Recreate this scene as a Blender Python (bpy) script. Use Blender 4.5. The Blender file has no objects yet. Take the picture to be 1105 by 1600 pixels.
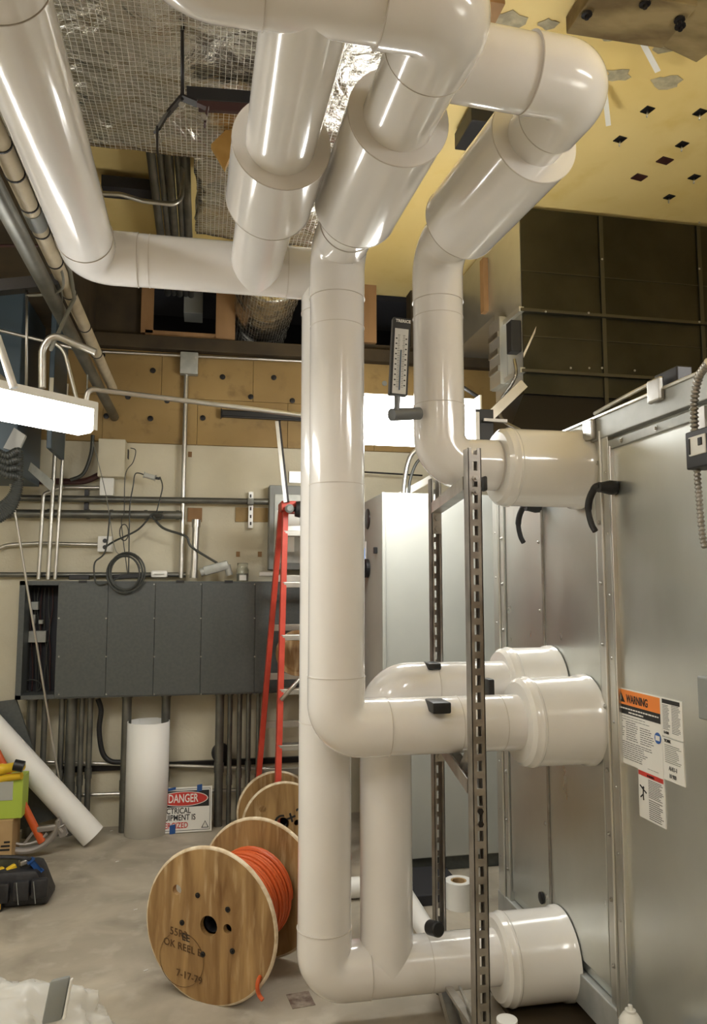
import bpy, bmesh, math, random
from mathutils import Vector, Matrix, noise
random.seed(7)
D = bpy.data
SC = bpy.context.scene
COL = SC.collection
PI = math.pi
# ---------------------------------------------------------------- camera
FPX = 1180.0
YAW = math.radians(11.2); PIT = math.atan(0.1); EYE = Vector((0, 0, 1.5))
FW = Vector((math.sin(YAW)*math.cos(PIT), math.cos(YAW)*math.cos(PIT), math.sin(PIT)))
RT = Vector((math.cos(YAW), -math.sin(YAW), 0)); UP = RT.cross(FW)
cd = D.cameras.new('camera'); cam = D.objects.new('camera', cd); COL.objects.link(cam)
cd.sensor_fit = 'VERTICAL'; cd.sensor_height = 36; cd.lens = 36*FPX/1600; cd.clip_start = .05
cam.matrix_world = Matrix(((RT.x, UP.x, -FW.x, EYE.x), (RT.y, UP.y, -FW.y, EYE.y), (RT.z, UP.z, -FW.z, EYE.z), (0, 0, 0, 1)))
SC.camera = cam
# ---------------------------------------------------------------- light and exposure
SC.view_settings.view_transform = 'Standard'; SC.view_settings.look = 'None'
SC.view_settings.gamma = 1; SC.view_settings.use_curve_mapping = False
SC.view_settings.exposure = 1.08
LAMP = 13.0        # emission of the fluorescent diffusers
w = D.worlds.new('world'); SC.world = w; w.use_nodes = True
w.node_tree.nodes['Background'].inputs[0].default_value = (1, .96, .88, 1)
w.node_tree.nodes['Background'].inputs[1].default_value = .25

def ray(px, py): return FW + RT*((px-552.5)/FPX) + UP*((800-py)/FPX)
def PX(px, py, v): r = ray(px, py); return EYE + r*((v-EYE.x)/r.x)
def PY(px, py, v): r = ray(px, py); return EYE + r*((v-EYE.y)/r.y)
def PZ(px, py, v): r = ray(px, py); return EYE + r*((v-EYE.z)/r.z)

# ---------------------------------------------------------------- materials
def mat(name, col=(.5, .5, .5), rough=.5, metal=0, coat=0, emit=0, alpha=1, trans=0, spec=.5):
    m = D.materials.new(name); m.use_nodes = True
    b = m.node_tree.nodes['Principled BSDF']
    b.inputs['Base Color'].default_value = (*col, 1); b.inputs['Roughness'].default_value = rough
    b.inputs['Metallic'].default_value = metal; b.inputs['Coat Weight'].default_value = coat
    b.inputs['Coat Roughness'].default_value = .08; b.inputs['Specular IOR Level'].default_value = spec
    b.inputs['Transmission Weight'].default_value = trans; b.inputs['Alpha'].default_value = alpha
    if emit:
        b.inputs['Emission Color'].default_value = (*col, 1); b.inputs['Emission Strength'].default_value = emit
    return m
def N(m, t, **k):
    n = m.node_tree.nodes.new(t)
    for a, v in k.items(): setattr(n, a, v)
    return n
def L(m, a, b): m.node_tree.links.new(a, b)
def noisy(name, c1, c2, scale=5, rough=.5, metal=0, detail=6, bump=0, stretch=(1, 1, 1), lo=.35, hi=.65, c3=None, s3=40, r2=None, coat=0, bscale=None, dist=0):
    m = mat(name, c1, rough, metal, coat); b = m.node_tree.nodes['Principled BSDF']
    tc = N(m, 'ShaderNodeTexCoord'); mp = N(m, 'ShaderNodeMapping'); mp.inputs['Scale'].default_value = stretch
    L(m, tc.outputs['Object'], mp.inputs[0])
    nz = N(m, 'ShaderNodeTexNoise'); nz.inputs['Scale'].default_value = scale; nz.inputs['Detail'].default_value = detail
    nz.inputs['Distortion'].default_value = dist; L(m, mp.outputs[0], nz.inputs['Vector'])
    cr = N(m, 'ShaderNodeValToRGB'); cr.color_ramp.elements[0].position = lo; cr.color_ramp.elements[1].position = hi
    cr.color_ramp.elements[0].color = (*c1, 1); cr.color_ramp.elements[1].color = (*c2, 1)
    L(m, nz.outputs['Fac'], cr.inputs[0]); out = cr.outputs[0]
    if c3:
        n3 = N(m, 'ShaderNodeTexNoise'); n3.inputs['Scale'].default_value = s3; n3.inputs['Detail'].default_value = 8
        L(m, mp.outputs[0], n3.inputs['Vector'])
        r3 = N(m, 'ShaderNodeValToRGB'); r3.color_ramp.elements[0].position = .55; r3.color_ramp.elements[1].position = .75
        L(m, n3.outputs['Fac'], r3.inputs[0])
        mx = N(m, 'ShaderNodeMix', data_type='RGBA'); L(m, r3.outputs[0], mx.inputs[0]); L(m, out, mx.inputs[6]); mx.inputs[7].default_value = (*c3, 1)
        out = mx.outputs[2]
    L(m, out, b.inputs['Base Color'])
    if r2 is not None:
        mr = N(m, 'ShaderNodeMapRange'); mr.inputs[3].default_value = rough; mr.inputs[4].default_value = r2
        mr.inputs[1].default_value = .15; mr.inputs[2].default_value = .85
        L(m, nz.outputs['Fac'], mr.inputs[0]); L(m, mr.outputs[0], b.inputs['Roughness'])
    if bump:
        bp = N(m, 'ShaderNodeBump'); bp.inputs['Strength'].default_value = bump; bp.inputs['Distance'].default_value = .02
        src = nz
        if bscale:
            src = N(m, 'ShaderNodeTexNoise'); src.inputs['Scale'].default_value = bscale; src.inputs['Detail'].default_value = 6
            src.inputs['Distortion'].default_value = dist; L(m, mp.outputs[0], src.inputs['Vector'])
        L(m, src.outputs['Fac'], bp.inputs['Height']); L(m, bp.outputs[0], b.inputs['Normal'])
    return m
M = {}
M['pvc'] = noisy('white_pvc_jacket', (.80, .775, .745), (.845, .825, .80), 3, .16, coat=.6, bump=.03, bscale=7)
M['collar'] = noisy('white_collar_jacket', (.82, .80, .755), (.86, .84, .80), 4, .18, coat=.5, bump=.03, bscale=9)
M['seam'] = mat('pipe_seam', (.60, .56, .51), .4)
M['paper_white'] = mat('white_sheet', (.85, .84, .8), .5)
M['floor'] = noisy('concrete_floor', (.29, .255, .20), (.53, .475, .375), 3.2, .62, detail=12, bump=.05, c3=(.50, .46, .38), s3=10, r2=.4, dist=.6, lo=.3, hi=.72)
M['cream'] = noisy('cream_wall_paint', (.60, .55, .41), (.69, .64, .49), 2.5, .6, bump=.1, bscale=60)
M['board'] = noisy('tan_insulation_board', (.27, .17, .055), (.37, .245, .09), 1.6, .6, c3=(.20, .125, .045), s3=9, detail=10)
M['ceil'] = noisy('yellow_insulation_board', (.80, .60, .22), (.86, .68, .30), 1.2, .5, c3=(.78, .58, .20), s3=5, detail=8)
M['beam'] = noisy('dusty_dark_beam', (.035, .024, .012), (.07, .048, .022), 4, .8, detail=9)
M['void'] = mat('dark_void', (.01, .01, .014), .9)
M['orange_wood'] = noisy('orange_brown_timber', (.36, .19, .04), (.5, .29, .08), 9, .6)
M['wood'] = noisy('brown_framing_wood', (.26, .14, .055), (.38, .22, .10), 6, .7, stretch=(1, 1, .2))
M['rough_timber'] = noisy('rough_mossy_timber', (.12, .08, .03), (.27, .20, .09), 9, .9, detail=10, bump=.4, stretch=(.4, 1, 1))
M['ply'] = noisy('plywood', (.17, .080, .022), (.46, .29, .12), 5, .5, detail=9, stretch=(3.2, 3.2, .45), lo=.3, hi=.7, c3=(.58, .42, .23), s3=9, dist=.7)
M['ply_edge'] = noisy('plywood_edge', (.55, .42, .26), (.78, .68, .5), 30, .7, stretch=(1, 1, 1))
M['galv'] = noisy('galvanised_sheet', (.60, .625, .60), (.76, .785, .76), 4, .22, .94, detail=9, lo=.15, hi=.85, r2=.42, bump=.006, bscale=2.2, stretch=(1, 1, .6))
M['galv_rough'] = noisy('weathered_galvanised_rail', (.40, .41, .39), (.52, .53, .51), 8, .62, .7, detail=8)
M['galv_shaded'] = noisy('shaded_galvanised_duct', (.045, .042, .027), (.07, .064, .043), 3, .42, 1, detail=8)  # base colour darkened for the shade on the big duct's front
M['galv_light'] = noisy('bright_galvanised_duct', (.55, .55, .52), (.66, .66, .62), 3, .35, .85, detail=6)
M['steel'] = noisy('zinc_plated_steel', (.42, .41, .38), (.58, .57, .54), 12, .3, 1, r2=.42)
M['strut'] = noisy('slotted_channel_steel', (.30, .285, .26), (.46, .44, .41), 14, .32, 1, detail=8, r2=.5)
M['emt'] = noisy('thin_wall_conduit', (.56, .55, .50), (.68, .66, .61), 8, .33, .9)
M['grc'] = noisy('grey_rigid_conduit', (.13, .13, .115), (.21, .21, .185), 8, .42, .7)
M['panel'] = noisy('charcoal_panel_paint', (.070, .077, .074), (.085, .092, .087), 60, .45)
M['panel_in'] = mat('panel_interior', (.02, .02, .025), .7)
M['ltgrey'] = noisy('light_grey_powder_coat', (.42, .43, .395), (.46, .47, .43), 3, .5)
M['midgrey'] = mat('mid_grey_box', (.24, .25, .235), .45)
M['greybox'] = noisy('cast_grey_box', (.36, .37, .34), (.45, .46, .42), 20, .45, .3)
M['blue'] = mat('blue_grey_box_paint', (.055, .085, .11), .4)
M['black'] = mat('black_rubber', (.012, .012, .013), .45)
M['blackmetal'] = mat('black_metal', (.02, .018, .018), .35, .4)
M['darkred'] = mat('oxblood_steel', (.045, .014, .012), .5)
M['orange'] = mat('orange_cable_jacket', (.58, .10, .02), .4)
M['red'] = noisy('red_fibreglass', (.55, .055, .03), (.64, .075, .045), 15, .4)
M['yellow'] = mat('yellow_plastic', (.72, .47, .02), .4)
M['green'] = mat('lime_cardboard', (.42, .55, .07), .6)
M['card'] = noisy('cardboard', (.42, .27, .12), (.49, .33, .16), 9, .8)
M['blueplastic'] = mat('blue_tape', (.01, .07, .25), .5)
M['cable'] = mat('grey_black_cable', (.045, .048, .042), .45)
M['cable_grey'] = mat('grey_cable', (.22, .22, .19), .45)
M['cream_pipe'] = noisy('cream_pipe_wrap', (.55, .47, .33), (.66, .58, .42), 12, .6)
M['white_plastic'] = mat('white_plastic', (.82, .81, .76), .35)
M['lens'] = mat('lit_fluorescent_diffuser', (1, .99, .95), .5, emit=LAMP)
M['lens_hi'] = mat('lit_fluorescent_diffuser_rear', (1, .99, .95), .5, emit=LAMP)
M['housing'] = mat('white_fixture_housing', (.78, .75, .66), .4)
M['shaded_strap'] = mat('shaded_strap_steel', (.10, .09, .06), .45, .9)  # duct straps and flanges, darkened along with the front's painted shade
M['pencil'] = mat('faded_marker', (.10, .05, .018), .7)
M['edge'] = mat('bright_folded_edge', (.82, .82, .79), .3, 1)
M['ink'] = mat('black_ink', (.012, .012, .012), .6)
M['greyink'] = mat('grey_ink', (.13, .13, .13), .6)
M['sticker'] = mat('white_sticker', (.80, .79, .74), .4)
M['sorange'] = mat('orange_sticker', (.85, .24, .03), .4)
M['sred'] = mat('red_sticker', (.55, .04, .03), .4)
M['sblue'] = mat('blue_sticker', (.03, .12, .42), .4)
M['glass'] = mat('jar_glass', (.9, .95, .92), .05, trans=1)
M['plastic_film'] = mat('clear_plastic_film', (.86, .86, .82), .25, trans=.0, alpha=.42)
M['whiteish'] = noisy('pale_yellow_contents', (.70, .70, .55), (.80, .79, .68), 8, .5)
M['thermo_blue'] = mat('thermometer_blue', (.05, .10, .16), .3)
M['thermo_face'] = mat('thermometer_face', (.60, .60, .58), .4)
M['grey_cap'] = mat('grey_thermowell', (.16, .17, .18), .4, .3)
M['patch'] = noisy('grey_adhesive_patch', (.34, .30, .20), (.52, .46, .30), 30, .6)
M['stain'] = noisy('brown_stain', (.14, .09, .07), (.40, .34, .27), 25, .6)
M['bag'] = noisy('black_nylon', (.010, .010, .012), (.03, .03, .033), 20, .5, bump=.2)
M['alu'] = mat('cast_aluminium', (.42, .40, .38), .45, .8)
M['screen'] = mat('blue_screen', (.12, .3, .7), .3, emit=.6)

def foil_mat():
    m = mat('foil_scrim_wrap', (.62, .60, .54), .22, 1); b = m.node_tree.nodes['Principled BSDF']
    tc = N(m, 'ShaderNodeTexCoord')
    n1 = N(m, 'ShaderNodeTexNoise'); n1.inputs['Scale'].default_value = 8; n1.inputs['Detail'].default_value = 9; n1.inputs['Distortion'].default_value = .8
    L(m, tc.outputs['Object'], n1.inputs['Vector'])
    sep = N(m, 'ShaderNodeSeparateXYZ'); L(m, tc.outputs['Object'], sep.inputs[0])
    hs = []
    for ax in (0, 1):
        mu = N(m, 'ShaderNodeMath', operation='MULTIPLY'); mu.inputs[1].default_value = 55; L(m, sep.outputs[ax], mu.inputs[0])
        fr = N(m, 'ShaderNodeMath', operation='FRACT'); L(m, mu.outputs[0], fr.inputs[0])
        lt = N(m, 'ShaderNodeMath', operation='LESS_THAN'); lt.inputs[1].default_value = .10; L(m, fr.outputs[0], lt.inputs[0]); hs.append(lt)
    mxm = N(m, 'ShaderNodeMath', operation='MAXIMUM'); L(m, hs[0].outputs[0], mxm.inputs[0]); L(m, hs[1].outputs[0], mxm.inputs[1])
    sc = N(m, 'ShaderNodeMath', operation='MULTIPLY'); sc.inputs[1].default_value = .07; L(m, mxm.outputs[0], sc.inputs[0])
    ad = N(m, 'ShaderNodeMath', operation='ADD'); L(m, sc.outputs[0], ad.inputs[0]); L(m, n1.outputs['Fac'], ad.inputs[1])
    bp = N(m, 'ShaderNodeBump'); bp.inputs['Strength'].default_value = .9; bp.inputs['Distance'].default_value = .03
    L(m, ad.outputs[0], bp.inputs['Height']); L(m, bp.outputs[0], b.inputs['Normal'])
    cr = N(m, 'ShaderNodeValToRGB'); cr.color_ramp.elements[0].color = (.44, .42, .36, 1); cr.color_ramp.elements[1].color = (.78, .76, .70, 1)
    L(m, n1.outputs['Fac'], cr.inputs[0])
    mx = N(m, 'ShaderNodeMix', data_type='RGBA'); mg = N(m, 'ShaderNodeMath', operation='MULTIPLY'); mg.inputs[1].default_value = .45; L(m, mxm.outputs[0], mg.inputs[0]); L(m, mg.outputs[0], mx.inputs[0]); L(m, cr.outputs[0], mx.inputs[6]); mx.inputs[7].default_value = (.92, .90, .84, 1); L(m, mx.outputs[2], b.inputs['Base Color'])
    mr = N(m, 'ShaderNodeMapRange'); mr.inputs[3].default_value = .2; mr.inputs[4].default_value = .5; L(m, mxm.outputs[0], mr.inputs[0]); L(m, mr.outputs[0], b.inputs['Roughness'])
    return m
M['foil'] = foil_mat()

# ---------------------------------------------------------------- mesh helpers
def frame(d):
    d = d.normalized(); a = Vector((0, 0, 1)) if abs(d.z) < .95 else Vector((1, 0, 0))
    u = d.cross(a).normalized(); return u, d.cross(u).normalized()
class MB:
    def __init__(s): s.bm = bmesh.new()
    def face(s, pts):
        vs = [s.bm.verts.new(p) for p in pts]
        return s.bm.faces.new(vs)
    def box(s, a, b, bev=0):
        a, b = Vector(a), Vector(b)
        lo = Vector([min(a[i], b[i]) for i in range(3)]); hi = Vector([max(a[i], b[i]) for i in range(3)])
        r = bmesh.ops.create_cube(s.bm, size=1)['verts']
        for v in r: v.co = Vector([(lo[i]+hi[i])/2 + v.co[i]*(hi[i]-lo[i]) for i in range(3)])
        if bev:
            es = list({e for v in r for e in v.link_edges})
            bmesh.ops.bevel(s.bm, geom=es, offset=bev, segments=2, affect='EDGES', profile=.5)
        return s
    def obox(s, c, u, v, n, su, sv, sn, bev=0):       # oriented box
        u, v, n = Vector(u).normalized(), Vector(v).normalized(), Vector(n).normalized(); c = Vector(c)
        r = bmesh.ops.create_cube(s.bm, size=1)['verts']
        for q in r: q.co = c + u*q.co.x*su + v*q.co.y*sv + n*q.co.z*sn
        if bev:
            es = list({e for q in r for e in q.link_edges})
            bmesh.ops.bevel(s.bm, geom=es, offset=bev, segments=2, affect='EDGES', profile=.5)
        return s
    def bar(s, a, b, w, h=None, bev=0):
        a, b = Vector(a), Vector(b); u, v = frame(b-a)
        return s.obox((a+b)/2, u, v, b-a, w, h or w, (b-a).length, bev)
    def tube(s, pts, r, seg=16, cap=True, closed=False):
        pts = [Vector(p) for p in pts]; n = len(pts); rs = r if isinstance(r, (list, tuple)) else [r]*n
        u = None; rings = []
        for i, p in enumerate(pts):
            if closed: d = pts[(i+1) % n]-pts[i-1]
            elif i == 0: d = pts[1]-pts[0]
            elif i == n-1: d = pts[-1]-pts[-2]
            else: d = (pts[i+1]-pts[i]).normalized()+(pts[i]-pts[i-1]).normalized()
            if d.length < 1e-9: d = Vector((0, 0, 1))
            d.normalize()
            if u is None: u, _ = frame(d)
            u = (u - d*u.dot(d)).normalized(); v = d.cross(u)
            rings.append([s.bm.verts.new(p+(u*math.cos(2*PI*k/seg)+v*math.sin(2*PI*k/seg))*rs[i]) for k in range(seg)])
        for i in range(n if closed else n-1):
            A, B = rings[i], rings[(i+1) % n]
            for k in range(seg): s.bm.faces.new((A[k], A[(k+1) % seg], B[(k+1) % seg], B[k])).smooth = True
        if cap and not closed:
            s.bm.faces.new(rings[0][::-1]); s.bm.faces.new(rings[-1])
        return s
    def lathe(s, a, d, prof, seg=32):                  # prof: (distance along d, radius)
        a, d = Vector(a), Vector(d).normalized(); u, v = frame(d); rings = []
        for t, r in prof:
            rings.append([s.bm.verts.new(a+d*t+(u*math.cos(2*PI*k/seg)+v*math.sin(2*PI*k/seg))*max(r, 1e-5)) for k in range(seg)])
        for A, B in zip(rings, rings[1:]):
            for k in range(seg): s.bm.faces.new((A[k], A[(k+1) % seg], B[(k+1) % seg], B[k]))
        s.bm.faces.new(rings[0][::-1]); s.bm.faces.new(rings[-1]); return s
    def prism(s, poly, ext):
        ext = Vector(ext); a = [s.bm.verts.new(p) for p in poly]; b = [s.bm.verts.new(Vector(p)+ext) for p in poly]; n = len(poly)
        s.bm.faces.new(a[::-1]); s.bm.faces.new(b)
        for k in range(n): s.bm.faces.new((a[k], a[(k+1) % n], b[(k+1) % n], b[k]))
        return s
    def holed(s, outer, holes, ext):                    # plate with real holes
        ext = Vector(ext); es = []; loops = []
        for lp in [outer]+holes:
            vs = [s.bm.verts.new(p) for p in lp]; loops.append(vs)
            es += [s.bm.edges.new((vs[i], vs[(i+1) % len(vs)])) for i in range(len(vs))]
        fs = [f for f in bmesh.ops.triangle_fill(s.bm, use_beauty=True, edges=es)['geom'] if isinstance(f, bmesh.types.BMFace)]
        mp = {}
        for vs in loops:
            for v in vs: mp[v] = s.bm.verts.new(v.co+ext)
        for f in fs: s.bm.faces.new([mp[v] for v in f.verts][::-1])
        for vs in loops:
            n = len(vs)
            for i in range(n): s.bm.faces.new((vs[i], vs[(i+1) % n], mp[vs[(i+1) % n]], mp[vs[i]]))
        return s
    def build(s, name, m, parent=None, label=None, smooth=False, bevel=0):
        bm = s.bm; bmesh.ops.recalc_face_normals(bm, faces=bm.faces)
        if smooth:
            for f in bm.faces: f.smooth = True
            for e in bm.edges:
                if len(e.link_faces) == 2 and e.calc_face_angle(0) > .6: e.smooth = False
        me = D.meshes.new(name); bm.to_mesh(me); bm.free()
        for mm in (m if isinstance(m, list) else [m]): me.materials.append(M[mm] if isinstance(mm, str) else mm)
        o = D.objects.new(name, me); COL.objects.link(o)
        if parent is not None:
            o.parent = parent; pw = parent.get('_w')
            if parent.matrix_basis != Matrix.Identity(4) or pw: o.matrix_parent_inverse = wm(parent).inverted()
        if label: o['label'] = label
        if bevel:
            b = o.modifiers.new('bevel', 'BEVEL'); b.width = bevel; b.segments = 2; b.limit_method = 'ANGLE'
        return o
def wm(o):
    return (wm(o.parent) @ o.matrix_parent_inverse @ o.matrix_basis) if o.parent else o.matrix_basis.copy()
def tag(o, label, cat, group=None, kind=None):
    o['label'] = label; o['category'] = cat
    if group: o['group'] = group
    if kind: o['kind'] = kind
    return o
def thing(name, label, cat, loc=(0, 0, 0), group=None):
    o = D.objects.new(name, None); COL.objects.link(o); o.location = loc; o.empty_display_size = .05
    return tag(o, label, cat, group)
def struct(name, mb, m):
    o = mb.build(name, m); o['kind'] = 'structure'; return o
def bend(pts, R, n=8):                                   # polyline with rounded corners
    pts = [Vector(p) for p in pts]; out = [pts[0]]
    for i in range(1, len(pts)-1):
        p, a, b = pts[i], (pts[i-1]-pts[i]), (pts[i+1]-pts[i])
        ang = a.angle(b)
        if abs(PI-ang) < .02: out.append(p); continue
        t = min(R/math.tan(ang/2), a.length*.49, b.length*.49); a.normalize(); b.normalize()
        r = t*math.tan(ang/2); c = p+(a+b).normalized()*(r/math.sin(ang/2)); s0 = p+a*t-c; s1 = p+b*t-c
        tot = s0.angle(s1)
        for k in range(n+1):
            f = k/n; out.append(c+(s0*math.sin((1-f)*tot)+s1*math.sin(f*tot))/math.sin(tot))
    out.append(pts[-1]); return out
def spline(pts, n=8):
    pts = [Vector(p) for p in pts]; out = []
    P = [pts[0]]+pts+[pts[-1]]
    for i in range(1, len(P)-2):
        for k in range(n):
            t = k/n; a, b, c, d = P[i-1:i+3]
            out.append(.5*((2*b)+(c-a)*t+(2*a-5*b+4*c-d)*t*t+(3*b-a-3*c+d)*t**3))
    out.append(pts[-1]); return out
def text(s, size, origin, u, v, m, parent, name='lettering', depth=.0006, align='LEFT', squash=1, bold=0, label=None):
    cu = D.curves.new('t', 'FONT'); cu.body = s; cu.size = size; cu.align_x = align; cu.extrude = depth; cu.offset = bold; cu.resolution_u = 3
    o = D.objects.new('t', cu); COL.objects.link(o); bpy.context.view_layer.update()
    me = D.meshes.new_from_object(o.evaluated_get(bpy.context.evaluated_depsgraph_get())); D.objects.remove(o)
    u, v = Vector(u).normalized(), Vector(v).normalized(); n = u.cross(v)
    mx = Matrix(((u.x*squash, v.x, n.x, origin[0]), (u.y*squash, v.y, n.y, origin[1]), (u.z*squash, v.z, n.z, origin[2]), (0, 0, 0, 1)))
    me.transform(mx); me.materials.clear(); me.materials.append(M[m])
    ob = D.objects.new(name, me); COL.objects.link(ob)
    if parent is not None:
        ob.parent = parent; ob.matrix_parent_inverse = wm(parent).inverted()
    if label: ob['label'] = label
    return ob
ORD = ['first', 'second', 'third', 'fourth', 'fifth', 'sixth', 'seventh', 'eighth', 'ninth', 'tenth', 'eleventh', 'twelfth', 'thirteenth', 'fourteenth', 'fifteenth']

# ================================================================ SETTING
CZ = 3.65; WY = 5.14; XL, XR, YF = -2.3, 4.2, -2.6
struct('floor', MB().box((XL-.2, YF-.2, -.1), (XR+.2, WY+.9, 0)), 'floor')
struct('ceiling', MB().box((XL-.2, YF-.2, CZ), (XR+.2, WY+.9, CZ+.1)), 'ceil')
struct('wall_back', MB().box((XL-.2, WY, 0), (XR+.2, WY+.12, 2.46)), 'cream')
struct('wall_left', MB().box((XL-.12, YF, 0), (XL, WY, CZ)), 'cream')
struct('wall_right', MB().box((XR, YF, 0), (XR+.12, WY, CZ)), 'cream')
struct('wall_front', MB().box((XL-.1, YF-.12, 0), (XR+.1, YF, CZ)), 'wood')
# tan boards over the cream wall, with butt joints
mb = MB()
for k in range(-4, 8):
    mb.box((k*.61-.06, WY-.03, 2.455), (k*.61+.548, WY+.1, 2.765), .002); mb.box((k*.61-.30, WY-.03, 2.767), (k*.61+.308, WY+.1, 3.08), .002)
struct('wall_back_boards', mb, 'board')
# upper zone: a dusty beam and openings into a dark void
struct('trim_1', MB().box((XL, WY-.10, 3.08), (XR, WY+.1, 3.17), .006), 'beam')
def zat(px, py): return PY(px, py, WY-.02)
def xat(px): return PY(px, 500, WY-.02).x
mb = MB(); zs = (3.17, CZ)
o1 = (xat(233), xat(342)); o2 = (xat(365), xat(476)); o3 = (xat(578), xat(642))
zb = [zat(290, 522).z, zat(420, 540).z, zat(610, 540).z]
edges = [XL, o1[0], o1[1], o2[0], o2[1], o3[0], o3[1], XR]
for k in range(0, 8, 2): mb.box((edges[k], WY-.02, 3.17), (edges[k+1], WY+.1, CZ))
for (a, b), z in zip((o1, o2, o3), zb):
    if z > 3.18: mb.box((a, WY-.02, 3.17), (b, WY+.1, z))
struct('wall_back_upper', mb, 'beam')
struct('shade_block', MB().box((XL, 2.62, 3.12), (-.74, WY-.02, CZ), .01), 'beam')  # dark block added to deepen the shade in the upper left
struct('wall_recess', MB().box((XL, WY+.11, CZ-.04), (XR, WY+.8, CZ-.002)), 'void')
struct('wall_void', MB().box((XL, WY+.75, 2.4), (XR, WY+.8, CZ)), 'void')
mb = MB()
mb.box((o1[0]-.02, WY-.06, zb[0]-.09), (o1[1]+.1, WY-.02, zb[0])); mb.box((o1[0]-.05, WY-.06, zb[0]-.02), (o1[0]+.03, WY-.02, CZ)); mb.box((o1[1]-.02, WY-.07, zb[0]-.1), (o1[1]+.11, WY-.02, CZ))
mb.box((o3[0]-.05, WY-.06, zb[2]), (o3[0]+.04, WY-.02, CZ))
struct('trim_2', mb, 'wood')

# ================================================================ PIPING
PR = .0925
def screws(parent, spots, d, r=.0065, name='screw', m='steel'):
    o = MB().lathe((0, 0, 0), d, [(0, r*1.3), (.0015, r*1.3), (.0016, r*.8), (.004, r*.75), (.006, r*.4)], 10).build(name, m, parent, smooth=True)
    for k, q in enumerate(spots):
        c = o if k == 0 else o.copy()
        if k: COL.objects.link(c); c.parent = parent
        c.location = q
def seg(parent, a, b, r=PR, name='straight_pipe'):
    return MB().tube([a, b], r, 96).build(name, 'pvc', parent, smooth=True)
def seamring(mb, p, d, r):
    d = Vector(d).normalized(); mb.lathe(Vector(p)-d*.001, d, [(0, r-.004), (0, r+.0014), (.002, r+.0014), (.002, r-.004)], 48)
def elbow(parent, a, p, b, R, r=PR+.0018, ext=.012):
    a, p, b = Vector(a), Vector(p), Vector(b)
    da, db = (a-p).normalized(), (b-p).normalized()
    path = bend([p+da*(R+ext+.02), p, p+db*(R+ext+.02)], R, 14)
    o = MB().tube(path, r, 48).build('elbow', 'pvc', parent, smooth=True)
    for q_, d_ in ((path[0], da), (path[-1], db)):
        m = MB(); seamring(m, q_, d_, r); m.build('elbow_seam', 'seam', o)
    return o
def collar(parent, x0, x1, y, z, r=.147, name='wall_collar'):
    prof = [(0, r*.55), (0, r*.90), (.012, r*.985), (.03, r), (.035, r+.0035), (.042, r+.0035), (.047, r), ((x1-x0)-.03, r), ((x1-x0)-.02, r+.006), ((x1-x0), r+.008)]
    return MB().lathe((x0, y, z), (1, 0, 0), prof, 56).build(name, 'collar', parent, smooth=True)
def sleeve(parent, a, b, r=.130):
    a, b = Vector(a), Vector(b)
    o = MB().tube([a, b], r, 64).build('oversize_sleeve', 'pvc', parent, smooth=True)
    d = (b-a).normalized()
    for q_ in (a+d*.003, b-d*.003):
        m = MB(); seamring(m, q_, d, r); m.build('sleeve_seam', 'seam', o)
    return o
FX = 1.31
YA, YB, XA, XB, XC = 2.47, 2.70, .432, .432, .652
ZT = 2.665; ZF = 2.665
YTR = 1.34
# A : front riser
A = thing('insulated_pipe', 'tall front white riser pipe running from the middle unit collar up to the ceiling', 'pipe', (XA, YA, .95))
zA = 1.045; a1 = Vector((1.15, YA, zA)); a2 = Vector((XA, YA, zA)); a3 = Vector((XA, YA, ZT)); a4 = Vector((XA+.035, YTR, ZT)); a5 = Vector((-.07, YTR, ZT)); a6 = Vector((-.07, .3, ZT))
seg(A, (1.2, YA, zA), (XA+.15, YA, zA)); elbow(A, a1, a2, a3, .135)
seg(A, (XA, YA, zA+.13), (XA, YA, ZT-.15)); elbow(A, a2, a3, a4, .15)
dA = (a4-a3)/(a4-a3).length; sleeve(A, a3+dA*.755, a3+dA*.29)
seg(A, a3+dA*.15, a4-dA*.12); elbow(A, a3, a4, a5, .115, PR+.007)
seg(A, (XA-.09, YTR, ZT), (.06, YTR, ZT)); elbow(A, a4, a5, a6, .13); seg(A, (-.07, YTR-.13, ZT), (-.07, .35, ZT))
mb = MB(); seamring(mb, (.99, YA, zA), (1, 0, 0), PR); mb.build('joint_seam', 'seam', A)
mb = MB(); seamring(mb, (XA, YA, 1.84), (0, 0, 1), PR); mb.build('joint_seam', 'seam', A)
mb = MB(); seamring(mb, (.84, YA, zA), (1, 0, 0), PR); mb.build('joint_seam', 'seam', A)
mb = MB(); seamring(mb, (XA, YA, 2.38), (0, 0, 1), PR); mb.build('joint_seam', 'seam', A)
collar(A, 1.055, FX, YA, zA)
# B : rear riser with the header going left and back overhead
B = thing('insulated_pipe', 'white pipe behind the front riser, from the lowest collar up and across to the left', 'pipe', (XB, YB, .11))
zB = .185
seg(B, (1.15, YB, zB), (XB+.13, YB, zB)); elbow(B, (1, YB, zB), (XB, YB, zB), (XB, YB, 1), .12, PR+.002)
seg(B, (XB, YB, zB+.12), (XB, YB, ZF-.13)); elbow(B, (XB, YB, 1), (XB, YB, ZF), (-.3, YB, ZF), .12)
XG = -.412
seg(B, (XB-.13, YB, ZF), (XG+.13, YB, ZF)); elbow(B, (0, YB, ZF), (XG, YB, ZF), (XG, 1, ZF), .13)
seg(B, (XG, YB-.13, ZF), (XG, .3, ZF))
mb = MB(); seamring(mb, (.80, YB, zB), (1, 0, 0), PR); mb.build('joint_seam', 'seam', B)
mb = MB(); seamring(mb, (XB, YB, 1.03), (0, 0, 1), PR); mb.build('joint_seam', 'seam', B)
mb = MB(); seamring(mb, (-.21, YB, ZF), (1, 0, 0), PR); mb.build('joint_seam', 'seam', B)
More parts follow.
